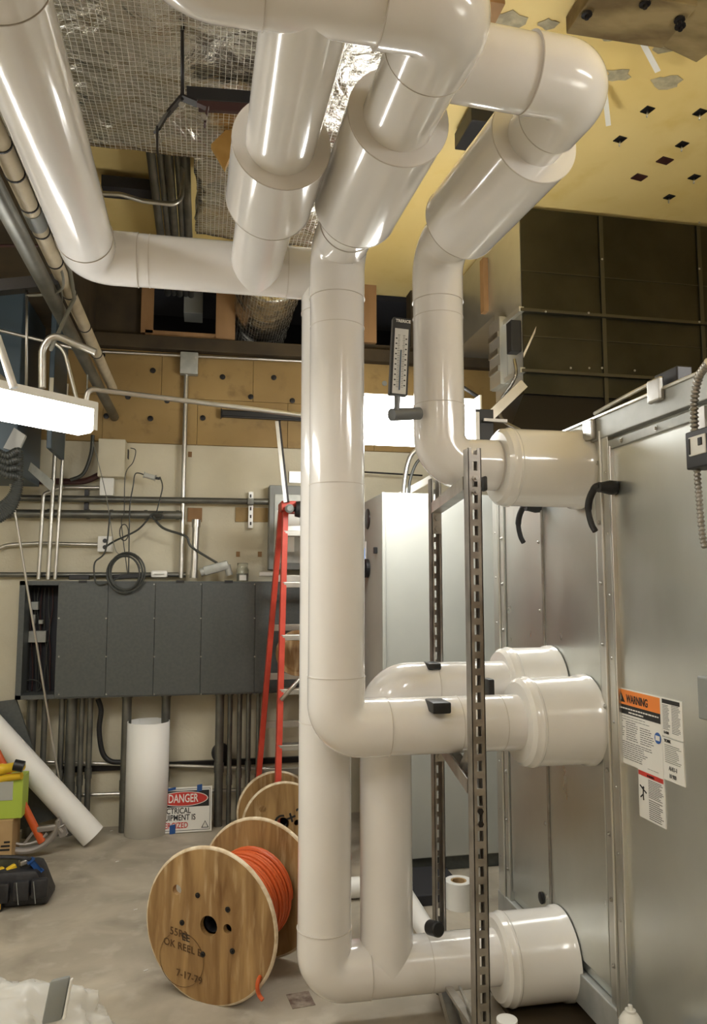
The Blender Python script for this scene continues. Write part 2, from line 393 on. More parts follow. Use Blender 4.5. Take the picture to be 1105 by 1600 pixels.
mb = MB(); seamring(mb, (.29, YB, ZF), (1, 0, 0), PR); mb.build('joint_seam', 'seam', B)
MB().lathe((XG, 1.44, ZF), (0, -1, 0), [(0, PR-.004), (.0, PR+.010), (.35, PR+.010), (.35, PR-.003)], 64).build('coupling', 'pvc', B, smooth=True)
mb = MB(); seamring(mb, (XG, 1.443, ZF), (0, -1, 0), PR+.0105); mb.build('joint_seam', 'seam', B)
collar(B, 1.05, FX, YB, zB-.01, .150)
# C : short branch
rC = PR
Cc = thing('insulated_pipe', 'shorter white insulated pipe dropping from the rear middle collar into the lowest run', 'pipe', (XC, YB, .2))
zC = 1.135
seg(Cc, (1.15, YB, zC), (XC+.16, YB, zC), rC); elbow(Cc, (1, YB, zC), (XC, YB, zC), (XC, YB, .5), .15, rC+.0015)
seg(Cc, (XC, YB, zC-.15), (XC, YB, zB), PR)
collar(Cc, 1.10, FX, YB+.03, zC-.005, .142)
# D : branch from the header to the overhead run
Dd = thing('insulated_pipe', 'white overhead branch pipe with a wide collar, joining the left header from the front', 'pipe', (.165, 2.6, ZF))
XD = .165
seg(Dd, (XD, YB, ZF), (XD+.02, YTR, ZF), PR)
sleeve(Dd, (XD+.015, 1.88, ZF), (XD+.008, 2.18, ZF))
# E : thermometer riser
rE = .0875
Ep = thing('insulated_pipe', 'white riser pipe beside the thermometer, between the top collar and the overhead elbow', 'pipe', (.79, YA, 1.92))
e0 = Vector((1.2, YA, 1.925)); e1 = Vector((.792, YA, 1.925)); e2 = Vector((.792, YA, 2.69)); e3 = Vector((.892, 1.60, 2.735)); e4 = Vector((XA, 1.575, 2.73))
dE = (e3-e2).normalized()
seg(Ep, e0, (e1.x+.18, YA, 1.925), rE); elbow(Ep, e0, e1, e2, .17, rE+.0015); seg(Ep, (e1.x, YA, 2.1), (e1.x, YA, 2.55), rE)
elbow(Ep, e1, e2, e3, .16, rE+.0015); sleeve(Ep, e2+dE*.20, e2+dE*.655, .130)
seg(Ep, e2+dE*.15, e3-dE*.1, rE-.004); elbow(Ep, e2, e3, e4, .12, rE+.003); seg(Ep, e3+Vector((-.12, 0, 0)), e4, rE+.001)
mb = MB(); seamring(mb, (.792, YA, 2.44), (0, 0, 1), rE); mb.build('joint_seam', 'seam', Ep)
collar(Ep, 1.00, FX, YA, 1.92, .136)

# ---------------------------------------------------------------- thermometer
th = thing('thermometer', 'industrial thermometer with a grey scale plate on the pipe right of the front riser', 'thermometer', (.6, 2.4, 1.93))
tb = PY(628, 648, 2.36); tt = PY(629, 505, 2.36)
MB().tube([PY(612, 648, 2.36), PY(655, 646, 2.41)], .021, 24).build('thermowell', 'grey_cap', th, smooth=True)
MB().tube([PY(620, 646, 2.36), PY(621, 620, 2.36)], .010, 16).build('stem', 'grey_cap', th, smooth=True)
c0 = PY(621.5, 618, 2.36); c1 = PY(627, 499, 2.36); ax = (c1-c0).normalized(); nn = Vector((0, -1, 0)); nn = (nn-ax*nn.dot(ax)).normalized(); uu = ax.cross(nn)*-1
if uu.x < 0: uu = -uu
ln = (c1-c0).length
MB().obox((c0+c1)/2, uu, ax, nn, .060, ln, .03, .002).build('case', 'black', th)
fc = (c0+c1)/2 - ax*.018 + nn*.0158
MB().obox(fc, uu, ax, nn, .046, ln-.040, .0015).build('scale_plate', 'thermo_face', th)
MB().obox(fc+nn*.0018-ax*.03, uu, ax, nn, .0042, ln*.52, .0025).build('tube', 'thermo_blue', th, label='blue indicator column')
mb = MB()
for k in range(31):
    q = fc+nn*.0012+ax*((k/30-.5)*(ln-.085))
    for sg in (-1, 1): mb.obox(q+uu*sg*.0085, uu, ax, nn, .005 if k % 3 else .008, .0011, .0008)
    if k % 3 == 1:
        for sg in (-1, 1): mb.obox(q+uu*sg*.0165, uu, ax, nn, .0058, .0038, .0008)
mb.build('scale_marks', 'ink', th)
text('TRERICE', .0135, c1-ax*.016-uu*.022+nn*.016, uu, ax, 'sticker', th, bold=.0003)

# ================================================================ AIR HANDLER
AH = thing('air_handler', 'large galvanised air handling unit filling the right side', 'air handler', (FX, 2.0, 0))
H = 2.1
MB().box((FX+.015, .48, .18), (3.1, 3.27, 2.05)).build('casing', 'galv', AH)
MB().box((FX-.01, .48, .066), (3.1, 3.29, .176), .004).build('base_rail', 'galv_rough', AH)
def panel(y0, y1, z0=.215, z1=1.964, x=FX+.004): return MB().box((x, y0, z0), (x+.02, y1, z1), .003).build('side_panel', 'galv', AH)
panel(.48, 2.242); panel(2.366, 2.777); panel(2.79, 3.155)
def post(y0, y1, x=FX, z0=.16, z1=2.025): return MB().box((x-.004, y0, z0), (x+.03, y1, z1), .002).build('corner_post', 'galv_light', AH)
post(2.251, 2.29, FX-.004); post(2.304, 2.352, FX+.002); post(3.164, 3.203); post(3.222, 3.279, FX-.004)
MB().box((FX-.014, 2.291, .16), (FX+.02, 2.301, 2.025), .002).build('seam_flange', 'edge', AH)
MB().box((FX-.010, 2.236, .18), (FX+.01, 2.245, 1.965), .002).build('seam_flange', 'edge', AH)
MB().box((FX-.010, 3.208, .16), (FX+.01, 3.216, 2.02), .002).build('seam_flange', 'edge', AH)
MB().box((FX-.004, 2.777, .16), (FX+.012, 2.786, 1.98), .002).build('seam_flange', 'strut', AH)
MB().box((FX-.012, .48, 1.997), (FX+.03, 3.29, 2.074), .003).build('top_rail', 'galv_rough', AH)
MB().box((FX-.006, .48, 1.954), (FX+.02, 2.30, 1.983), .002).build('header_strip', 'galv_rough', AH)
MB().box((FX-.018, .48, 2.069), (FX+.05, 3.31, 2.08), .003).build('top_flange', 'emt', AH)
MB().box((FX+.02, .48, 2.064), (3.1, 3.29, 2.094)).build('roof_panel', 'galv_light', AH)
sp = [(FX-.005, y, z0+k*(1.62/(n-1))) for y, n, z0 in ((2.27, 9, .26), (2.328, 9, .3), (3.184, 9, .3), (3.25, 9, .33), (2.80, 7, .33)) for k in range(n)]
sp += [(FX-.007, .65+k*.19, 1.968) for k in range(9)]
AHI = AH.location.copy()
screws(AH, [Vector(q)-AHI for q in sp], (-1, 0, 0))
# lever handles
def handle(y, z, s=1):
    hb = MB().lathe((FX, y, z), (-1, 0, 0), [(0, .022), (.02, .024), (.05, .017), (.06, .017)], 20)
    pts = spline([(FX-.05, y, z+.004), (FX-.055, y+.03*s, z+.002), (FX-.062, y+.055*s, z-.03), (FX-.066, y+.06*s, z-.07), (FX-.062, y+.05*s, z-.115), (FX-.055, y+.038*s, z-.14)], 6)
    hb.tube(pts, [.013]*8+[.012]*10+[.010]*(len(pts)-18), 12)
    hb.build('door_handle', 'black', AH, smooth=True)
hp = PX(962, 762, FX); handle(hp.y, hp.z)
hp = PX(840, 793, FX); handle(hp.y-.02, hp.z)
mb = None
for px, py in ((978, 1524), (846, 1403)):
    p = PX(px, py, FX); MB().lathe(p, (-1, 0, 0), [(0, .022), (.003, .022), (.005, .018)], 24).build('round_plug', 'black', AH, smooth=True)
# bent sheet foot at the bottom of the corner post
MB().prism([(FX-.02, 2.20, .06), (FX-.12, 2.26, .06), (FX-.02, 2.32, .12), (FX, 2.20, .16)], (.02, 0, .004)).build('floor_bracket', 'steel', AH)
# corner brackets on the rail
for px, py in ((930, 668), (1035, 605)):
    p = PX(px, py, FX); MB().box((FX-.03, p.y-.03, p.z-.045), (FX-.012, p.y+.035, p.z+.025), .006).build('lifting_lug', 'steel', AH)
p = PX(1042, 600, FX); MB().box((FX+.0, p.y-.05, 2.08), (FX+.05, p.y+.06, 2.13), .004).build('top_bracket', 'blackmetal', AH)
MB().tube(spline([PX(930, 655, FX+.02)+Vector((0, 0, .02)), PX(980, 628, FX+.02)+Vector((0, 0, .02)), PX(1030, 603, FX+.02)+Vector((0, 0, .02))]), .007, 8).build('roof_tubing', 'emt', AH, smooth=True)

MB().box((FX+.05, .48, 0), (3.1, 3.27, .066)).build('housekeeping_curb', 'strut', AH)
# stickers: yy to the right in the picture is -Y
def P_(px, py): return PX(px, py, FX+.003)
def sticker(q, m, name, label=None, off=.002):
    c = [P_(*p) for p in q]
    y1, y0 = (c[0].y+c[3].y)/2, (c[1].y+c[2].y)/2; z1, z0 = (c[0].z+c[1].z)/2, (c[2].z+c[3].z)/2
    x = FX+.003-off
    o = MB().box((x, y0, z0), (x+.003, y1, z1)).build(name, m, AH, label=label); return o, y1, y0, z1, z0, x
U, V = (0, -1, 0), (0, 0, 1)
w1, ya, yb, za, zb_, x = sticker([(958, 1072), (1033, 1089), (1039, 1216), (962, 1187)], 'sticker', 'warning_sticker', 'large white and orange WARNING sticker')
wd, hh = ya-yb, za-zb_
def srect(o, f0, f1, g0, g1, m, name, ya=ya, yb=yb, za=za, zb=zb_, x=x):
    w_, h_ = ya-yb, za-zb
    return MB().box((x-.0008, ya-w_*f1, za-h_*g1), (x+.001, ya-w_*f0, za-h_*g0)).build(name, m, o)
srect(w1, .02, .98, .012, .21, 'sorange', 'header'); srect(w1, .02, .98, .21, .335, 'ink', 'black_band')
text('WARNING', hh*.145, (x-.001, ya-wd*.31, za-hh*.17), U, V, 'ink', w1, squash=.72, bold=.0008)
MB().prism([(x-.0012, ya-wd*.10, za-hh*.18), (x-.0012, ya-wd*.28, za-hh*.18), (x-.0012, ya-wd*.19, za-hh*.04)], (.0006, 0, 0)).build('triangle', 'ink', w1)
MB().box((x-.0016, ya-wd*.2, za-hh*.15), (x-.0012, ya-wd*.18, za-hh*.09)).build('exclamation_mark', 'sticker', w1)
mb = MB()
for g in (.25, .295):
    f = .06
    e = .95 if g < .28 else .65
    if g > .28: f = .35
    while f < e:
        l = random.uniform(.03, .07); mb.box((x-.0013, ya-wd*min(f+l, e), za-hh*(g+.018)), (x-.0005, ya-wd*f, za-hh*g)); f += l+.012
mb.build('small_print', 'sticker', w1, label='white small print')
def lines(o, ya, yb, za, zb, x, blocks, m='greyink', th=.35):
    mb = MB(); w_, h_ = ya-yb, za-zb
    for f0, f1, g0, g1, n in blocks:
        for k in range(n):
            g = g0+(g1-g0)*k/max(1, n-1); f = f0; e = f1-random.uniform(0, (f1-f0)*.3); hgt = (g1-g0)/max(1, n)*th
            while f < e-.01:
                l = min(random.uniform(.04, .1), e-f); mb.box((x-.0007, ya-w_*(f+l), za-h_*(g+hgt)), (x+.001, ya-w_*f, za-h_*g)); f += l+.012
    mb.build('small_print', m, o)
lines(w1, ya, yb, za, zb_, x, [(.04, .9, .365, .40, 2), (.04, .26, .43, .62, 8), (.28, .54, .43, .66, 9), (.57, .85, .46, .66, 8), (.06, .8, .70, .92, 9), (.7, .95, .95, .96, 1)])
MB().lathe((x+.001, ya-wd*.92, za-hh*.52), (-1, 0, 0), [(0, hh*.07), (.0022, hh*.07)], 24).build('round_symbol', 'sblue', w1)
MB().box((x-.0018, ya-wd*.96, za-hh*.55), (x-.001, ya-wd*.88, za-hh*.49)).build('book_symbol', 'sticker', w1)
s2, ya2, yb2, za2, zb2, x2 = sticker([(1034, 1089), (1066, 1097), (1069, 1158), (1036, 1150)], 'sticker', 'text_sticker', 'small white sticker with a black bar at its top')
srect(s2, .05, .9, .03, .14, 'ink', 'black_band', ya2, yb2, za2, zb2, x2)
lines(s2, ya2, yb2, za2, zb2, x2, [(.06, .42, .18, .8, 17), (.5, .92, .16, .86, 18)])
text('R-454B', .011, (x2-.001, ya2-(ya2-yb2)*.1, za2-(za2-zb2)*.93), U, V, 'ink', s2, squash=.7)
s3, ya3, yb3, za3, zb3, x3 = sticker([(1036, 1152), (1069, 1160), (1071, 1231), (1039, 1216)], 'sticker', 'nameplate_sticker', 'pale rating plate sticker with unit number')
text('YORK', .0115, (x3-.001, ya3-(ya3-yb3)*.1, za3-(za3-zb3)*.1), U, V, 'ink', s3, bold=.0003)
lines(s3, ya3, yb3, za3, zb3, x3, [(.1, .9, .16, .56, 10)], 'cable_grey')
text('AHU-1', .017, (x3-.001, ya3-(ya3-yb3)*.28, za3-(za3-zb3)*.745), U, V, 'greyink', s3, squash=.8)
text('10 900', .017, (x3-.001, ya3-(ya3-yb3)*.28, za3-(za3-zb3)*.92), U, V, 'greyink', s3, squash=.7)
s4, ya4, yb4, za4, zb4, x4 = sticker([(998, 1201), (1039, 1217), (1041, 1296), (1001, 1274)], 'sticker', 'hazard_sticker', 'narrow white sticker with red top and falling figure')
srect(s4, .02, .98, .015, .11, 'sred', 'header', ya4, yb4, za4, zb4, x4)
lines(s4, ya4, yb4, za4, zb4, x4, [(.4, .98, .15, .5, 11), (.4, .98, .56, .94, 10)], 'ink')
text('WARNING', .010, (x4-.001, ya4-(ya4-yb4)*.36, za4-(za4-zb4)*.095), U, V, 'ink', s4, squash=.8)
mb = MB(); w4, h4 = ya4-yb4, za4-zb4
def fp(f, g): return Vector((x4-.0006, ya4-w4*f, za4-h4*g))
mb.lathe(fp(.2, .36)+Vector((.001, 0, 0)), (-1, 0, 0), [(0, .004), (.0014, .004)], 12)
for a, b in (((.2, .38), (.19, .5)), ((.19, .5), (.08, .58)), ((.19, .5), (.2, .62)), ((.2, .40), (.07, .33)), ((.2, .40), (.32, .45))): mb.bar(fp(*a), fp(*b), .0022, .0035)
mb.build('falling_figure', 'ink', s4)

# boxes and armoured cable on the unit's right edge
def flex(pts, r, name, label, cat, m='strut', group=None, parent=None):
    pts = spline(pts, 14); out = []; 
    # resample
    L_ = [0]
    for a, b in zip(pts, pts[1:]): L_.append(L_[-1]+(b-a).length)
    n = int(L_[-1]/.0028); rs = []; j = 0
    for k in range(n+1):
        t = L_[-1]*k/n
        while j < len(L_)-2 and L_[j+1] < t: j += 1
        f = (t-L_[j])/max(1e-9, L_[j+1]-L_[j]); out.append(pts[j].lerp(pts[j+1], f)); rs.append(r*(1.05 if k % 4 < 2 else .74))
    o = MB().tube(out, rs, 12).build(name, m, parent, smooth=False)
    if parent is None: tag(o, label, cat, group)
    return o
dxo = Vector((-.05, 0, 0))
bx = PX(1093, 700, FX-.04)
sb = thing('switch_box', 'black framed switch box on the air handler near the right edge', 'switch box', (FX, bx.y, bx.z))
MB().box((FX-.06, bx.y-.07, bx.z-.055), (FX-.002, bx.y+.03, bx.z+.045), .004).build('box', 'black', sb)
MB().box((FX-.064, bx.y-.055, bx.z-.022), (FX-.058, bx.y+.012, bx.z+.028), .002).build('cover', 'white_plastic', sb, label='white cover')
MB().box((FX-.067, bx.y-.045, bx.z-.0), (FX-.063, bx.y-.03, bx.z+.02), .001).build('switch', 'ink', sb)
MB().box((FX-.067, bx.y+.003, bx.z-.018), (FX-.063, bx.y+.008, bx.z+.024), .001).build('slide', 'ink', sb)
flex([PX(1108, 565, FX-.07), PX(1092, 590, FX-.06), PX(1085, 630, FX-.05), PX(1086, 678, FX-.04)], .011, 'flexible_conduit', 'ribbed metal conduit arching down into the top of the black switch box', 'conduit')
flex([PX(1089, 728, FX-.04), PX(1092, 770, FX-.03), PX(1097, 830, FX-.03), PX(1102, 856, FX-.03)], .009, 'flexible_conduit', 'ribbed metal conduit hanging below the black switch box', 'conduit')
tag(MB().box(PX(1096, 638, FX-.005), PX(1102, 670, FX-.02), .001).build('mounting_channel', 'steel'), 'short bright metal channel above the black switch box', 'bracket')
jb = PX(1105, 1090, FX-.03)
tag(MB().box((FX-.05, jb.y-.08, jb.z-.055), (FX-.002, jb.y+.012, jb.z+.055), .005).build('junction_box', 'midgrey'), 'dark grey box at the right edge beside the stickers', 'box')

# ================================================================ SUPPORT STAND of slotted channel
st = thing('pipe_support_stand', 'galvanised slotted channel stand holding up the white pipes beside the unit', 'stand', (.85, 2.4, 0))
def channel(a, ln, u, web, name='slotted_post', parent=None, pitch=.048, lbl=None, slots=True):
    # a: base point, runs along 'ax', u: width dir, web: direction of web side (outward)
    axd = Vector((0, 0, 1)) if abs(Vector(u).z) < .5 and abs(Vector(web).z) < .5 else Vector(u).cross(Vector(web)).normalized()
    u = Vector(u).normalized(); web = Vector(web).normalized(); a = Vector(a); W = .041; t = .0028
    mb = MB()
    def bx_(cu, cw, s0, s1, su, sw): mb.obox(a+u*cu+web*cw+axd*(s0+s1)/2, u, web, axd, su, sw, s1-s0)
    for sg in (-1, 1):
        bx_(sg*(W/2-t/2), 0, 0, ln, t, W)                 # flanges
        bx_(sg*(W/2-.0045), -(W/2-t/2), 0, ln, .009, t)   # lips
        bx_(sg*.0145, W/2-t/2, 0, ln, .0125, t) if slots else None
    if slots:
        k = 0
        while k*pitch < ln:
            bx_(0, W/2-t/2, k*pitch, min(ln, k*pitch+.020), .0166, t); k += 1
    else: bx_(0, W/2-t/2, 0, ln, W, t)
    return mb.build(name, 'strut', parent)
fpos = PY(744, 1100, 2.12); fX = fpos.x; fY = 2.12; fTop = PY(744, 702, 2.12).z
rpos = PY(683, 1100, 2.865); rX = rpos.x; rY = 2.865
channel((fX, fY, 0), fTop, (1, 0, 0), (0, -1, 0), parent=st)
channel((rX, rY, 0), 1.93, (1, 0, 0), (0, 1, 0), parent=st)
def arm(z):
    a = Vector((fX+.0, fY+.025, z)); b = Vector((rX, rY-.025, z)); d = (b-a).normalized()
    s = Vector((d.y, -d.x, 0)); mb = MB(); c = (a+b)/2; l = (b-a).length
    mb.obox(c+s*.0195, s, (0, 0, 1), d, .003, .041, l); mb.obox(c-s*.0195, s, (0, 0, 1), d, .003, .041, l); mb.obox(c+Vector((0, 0, -.019)), s, (0, 0, 1), d, .041, .003, l)
    mb.build('cross_arm', 'steel', st)
arm(1.925-rE-.025); arm(zA-PR-.025); arm(.052)
for z in (1.80, .93, .06):
    p = Vector((rX, rY-.026, z-.06)); MB().box((rX-.018, rY-.028, z-.09), (rX+.018, rY-.022, z+.0), .001).build('angle_plate', 'steel', st)
    mb = MB()
    for dz in (-.07, -.03): mb.lathe((rX, rY-.028, z+dz), (0, -1, 0), [(0, .011), (.007, .011)], 6)
    mb.build('bolt', 'steel', st)
for z in (1.80, 1.84):
    MB().lathe((fX, fY-.021, z-.02), (0, -1, 0), [(0, .010), (.006, .010), (.006, .004), (.014, .004)], 6).build('bolt', 'steel', st)
for z in (.955, .99): MB().lathe((fX, fY-.021, z-.12), (0, -1, 0), [(0, .009), (.005, .009)], 6).build('bolt', 'blackmetal', st)
g = PY(732, 1190, 2.35)
MB().prism([g+Vector((-.02, 0, -.02)), g+Vector((.03, 0, -.05)), g+Vector((.03, 0, .03)), g+Vector((0, 0, .03))], (0, .03, 0)).build('gusset', 'steel', st)
# diagonal brace low down
MB().bar(PY(702, 1545, 2.6), PY(742, 1605, 2.2), .025, .012).build('brace', 'steel', st)
MB().bar(PY(718, 1542, 2.6), PY(741, 1590, 2.2), .008).build('threaded_rod', 'steel', st)
# rubber pads round the pipes
def pad(px, py, Y, w_, h_, d_, label):
    p = PY(px, py, Y); o = MB().box(p-Vector((w_/2, d_/2, h_/2)), p+Vector((w_/2, d_/2, h_/2)), .006).build('rubber_pad', 'black', smooth=True)
    tag(o, label, 'pad', 'black rubber pads on the pipes')
pad(684, 1103, 2.40, .062, .036, .10, 'black rubber pad on top of the middle white run')
pad(675, 1040, 2.67, .048, .024, .08, 'black rubber pad on top of the rear middle run')
pad(765, 1084, 2.53, .022, .105, .05, 'upright black rubber block beside the slotted front post')
pad(757, 756, 2.36, .014, .05, .03, 'small black rubber block under the top collar')
q = PY(680, 1451, 2.615); o = MB().lathe(q, Vector((.3, -1, .25)), [(-.03, .025), (.02, .025), (.024, .021)], 24).build('rubber_stopper', 'black', smooth=True)
tag(o, 'round black rubber cap on the lowest white run', 'cap')

# ================================================================ CONTROL CABINET behind the pipes
cb = thing('control_cabinet', 'tall light grey control cabinet behind the white pipes', 'cabinet', (1.2, 4.1, .08))
cx0, cy0, cz0, cz1 = .955, 4.0, .075, 2.02
MB().box((cx0, cy0, cz0), (1.80, 4.62, cz1), .006).build('body', 'ltgrey', cb)
MB().box((cx0-.006, cy0-.012, cz0), (cx0+.014, cy0+.012, cz1), .004).build('door_edge', 'ltgrey', cb)
def onside(px, py): return PX(px, py, cx0-.001)
v_ = onside(575, 811)
MB().lathe(v_, (-1, 0, 0), [(0, .062), (.006, .060), (.008, .05)], 32).build('round_vent', 'blackmetal', cb, smooth=True)
v_ = onside(571, 872); MB().box((cx0-.004, v_.y-.02, v_.z-.11), (cx0+.002, v_.y+.1, v_.z+.10), .002).build('display_bezel', 'white_plastic', cb)
MB().box((cx0-.006, v_.y+.0, v_.z-.005), (cx0+.0, v_.y+.08, v_.z+.06), .001).build('screen', 'screen', cb, label='small lit blue screen')
v_ = onside(576, 888); hb = MB().lathe((cx0-.004, v_.y, v_.z), (-1, 0, 0), [(0, .055), (.02, .055), (.025, .03), (.05, .03)], 24); hb.box((cx0-.08, v_.y-.014, v_.z-.10), (cx0-.04, v_.y+.014, v_.z+.04), .008)
hb.build('rotary_handle', 'black', cb, label='black rotary disconnect handle')
v_ = onside(589, 860); MB().box((cx0-.02, v_.y-.012, v_.z-.018), (cx0, v_.y+.012, v_.z+.018), .003).build('latch', 'black', cb)
v_ = onside(569, 929); MB().box((cx0-.02, v_.y-.012, v_.z-.02), (cx0, v_.y+.012, v_.z+.02), .003).build('latch', 'black', cb)
tag(MB().box((.98, 4.03, .0), (1.78, 4.6, .072)).build('cabinet_plinth', 'panel'), 'plinth coloured as the shadow under the light grey control cabinet', 'plinth')  # its dark colour stands in for the cabinet's shadow
# conduits on top of the cabinet
for i, (pts, r) in enumerate([([(630, 780), (634, 740), (642, 712), (655, 700)], .014), ([(639, 780), (641, 750), (652, 722), (668, 712)], .009)]):
    o = MB().tube(spline([PY(x, y, 4.3) for x, y in pts]), r, 12).build('curved_conduit', 'emt' if i == 0 else 'cable', smooth=True)
    tag(o, ['thick grey conduit rising from the top of the grey cabinet', 'thin dark cable rising from the top of the grey cabinet'][i], 'conduit')
o = MB().tube([PY(560, 737, 5.0), PY(660, 743, 5.0)], .006, 8).build('thin_rod', 'blackmetal'); tag(o, 'thin dark rod across the cream wall above the grey cabinet', 'rod')
tr = MB(); tr.bar(PY(622, 776, 4.45), PY(672, 748, 4.45), .05, .04); o = tr.build('cable_tray', 'emt'); tag(o, 'slanted metal tray piece above the grey cabinet', 'tray')

# ================================================================ BIG DUCT over the unit
du = thing('sheet_metal_duct', 'huge dark sheet metal duct under the ceiling behind the unit', 'duct', (2.6, 3.8, 2.6))
dX = PY(817, 500, 3.8).x; DY = 3.8
MB().box((dX, DY, 2.56), (4.1, 4.2, CZ-.02)).build('duct_body', 'galv_shaded', du)
MB().box((dX, 4.2, 3.15), (4.1, 5.05, CZ-.02)).build('rear_duct', 'galv_light', du)
MB().box((dX-.003, DY+.01, 3.04), (dX, 4.2, CZ-.03)).build('side_panel', 'galv_light', du)
MB().box((dX-.004, DY+.01, 2.6), (dX, 4.2, 3.03)).build('side_panel', 'galv_light', du)
MB().prism([(dX, DY+.01, 2.56), (4.1, DY+.01, 2.56), (4.1, DY-.15, 2.14), (1.48, DY-.15, 2.14)], (0, .35, 0)).build('transition', 'blackmetal', du)
MB().bar(PY(818, 600, 3.70), PY(722, 692, 3.70), .03, .05).build('bright_flange', 'emt', du)
for z in (PY(900, 490, DY).z, PY(900, 583, DY).z):
    MB().box((dX-.02, DY-.03, z-.018), (4.1, DY, z+.0), .002).build('seam_flange', 'shaded_strap', du)
    MB().box((dX-.03, DY-.02, z-.02), (dX, 4.2, z+.01), .002).build('seam_flange', 'galv_light', du)
for px in (941, 1094):
    x = PY(px, 450, DY).x; MB().box((x-.012, DY-.012, 2.3), (x+.012, DY-.002, CZ-.03), .001).build('hanger_strap', 'shaded_strap', du)
for z in (PY(900, 430, DY).z, PY(900, 530, DY).z): MB().box((dX, DY-.004, z-.002), (4.1, DY, z+.002)).build('crease', 'shaded_strap', du)
dsp = []
for px, py in ((941, 486), (920, 489), (853, 487), (941, 575), (892, 575), (921, 575), (992, 579), (941, 405), (1093, 503), (1093, 420), (1093, 348)):
    dsp.append(PY(px, py, DY-.03)-du.location)
screws(du, dsp, (0, -1, 0), .005)
# actuator, timber, paper
q = PX(795, 545, dX-.03)
ac = thing('duct_actuator', 'black damper actuator clamped to the bright side of the large duct', 'actuator', q)
a0, a1_ = PX(787, 560, dX-.06), PX(806, 498, dX-.06)
MB().box((dX-.07, DY-.0, a0.z), (dX-.01, DY+.07, a1_.z+.01), .004).build('body', 'black', ac)
b0, b1 = PX(776, 505, dX-.02), PX(790, 600, dX-.02)
MB().box((dX-.05, b1.y-.0, b1.z), (dX-.005, b0.y+.05, b0.z), .003).build('bracket', 'galv_light', ac)
for zf in (.2, .45, .7): MB().box((dX-.06, b1.y+.01, b1.z+(b0.z-b1.z)*zf), (dX-.045, b0.y+.04, b1.z+(b0.z-b1.z)*zf+.035), .002).build('clamp_plate', 'steel', ac)
p0 = PY(818, 552, DY-.04); o = MB().prism([p0, PY(838, 510, DY-.08), PY(836, 520, DY-.1), PY(818, 545, DY-.03)+Vector((0, 0, -.05))], (0, -.002, 0)).build('paper_tag', 'cream_pipe'); tag(o, 'torn tan paper tag sticking out at the left edge of the dark duct', 'tag')
o = MB().box(PY(755, 402, 4.3), PY(767, 492, 4.36)).build('timber_strip', 'wood'); tag(o, 'weathered timber strip beside the bright side of the large duct', 'timber')
flex([PX(804, 562, dX-.08), PX(805, 590, dX-.12), PX(782, 628, dX-.12), PX(785, 655, dX-.15), PX(812, 672, dX-.2)], .009, 'flexible_conduit', 'thin ribbed conduit looping down from the black duct actuator', 'conduit')
p = PY(767, 668, 3.3); bxx = thing('control_box', 'small black control box just above the top white collar', 'box', p)
MB().box(PY(744, 692, 3.35), PY(763, 645, 3.42), .003).build('box', 'black', bxx)
MB().box(PY(744, 692, 3.34), PY(747, 645, 3.36), .001).build('edge_strip', 'white_plastic', bxx)
o = MB().bar(PY(756, 656, 3.33), PY(792, 658, 3.33), .014).build('shaft_clamp', 'strut', bxx)
# small black lever above the fixture
o = MB().tube(bend([PY(722, 604, 3.62), PY(750, 622, 3.62), PY(748, 630, 3.62), PY(728, 646, 3.60)], .02), .010, 12).build('bent_bar', 'black', smooth=True); tag(o, 'black bent bar beside the right riser pipe above the collar', 'bar')

# ================================================================ LIGHT FIXTURES
def fixture(c, d, ln, wdt, hgt, label, lens='lens', m='housing', hw=1.04):
    d = Vector(d).normalized(); s = Vector((0, 0, 1)).cross(d).normalized(); n = Vector((0, 0, 1)); c = Vector(c)
    t = thing('fluorescent_light', label, 'light fixture', c)
    poly = [(-.5, .35), (.5, .35), (.5, -.1), (.42, -.42), (.3, -.5), (-.3, -.5), (-.42, -.42), (-.5, -.1)]
    MB().prism([c-d*ln/2+s*wdt*a*.97+n*hgt*b for a, b in poly], d*ln).build('diffuser', lens, t)
    MB().obox(c+n*hgt*.42, s, n, d, wdt*hw, hgt*.2, ln*1.005, .004).build('housing', m, t)
    for sg in (-1, 1): MB().obox(c+d*sg*ln/2+n*hgt*.05, s, n, d, wdt*1.02, hgt*.9, .012, .004).build('end_cap', m, t)
    return t
fr = PY(136, 657, 3.15); dirn = Vector((math.sin(math.radians(47)), math.cos(math.radians(47)), .0))
fixture(fr-dirn*.62, dirn, 1.22, .14, .115, 'lit white fluorescent fixture hanging at the left edge')
f2a, f2b = PY(545, 655, 3.5), PY(737, 660, 3.5)
fixture((f2a+f2b)/2, (1, 0, 0), (f2b-f2a).length, .26, .225, 'lit white fluorescent fixture behind the white risers', 'lens_hi', hw=.3)
fixture((-.9, -.6, 3.0), (0, 1, 0), 1.22, .16, .1, 'added unseen fluorescent fixture on the ceiling behind the viewer, left one')  # unseen lamp added behind the camera to light the room
fixture((.9, -.9, 3.0), (0, 1, 0), 1.22, .16, .1, 'added unseen fluorescent fixture on the ceiling behind the viewer, right one')  # partner of the added lamp behind the camera, also unseen
fixture((-1.6, 1.4, 3.1), (0, 1, 0), 1.22, .16, .1, 'added unseen fluorescent fixture along the left wall, out of frame')  # unseen lamp added at left for the streaks on the pipes
fixture((2.2, .5, 2.6), (1, 0, 0), 1.22, .2, .14, 'added unseen fluorescent fixture above the air handler, out of frame', hw=.3)  # unseen uplight added to brighten the right-hand ceiling

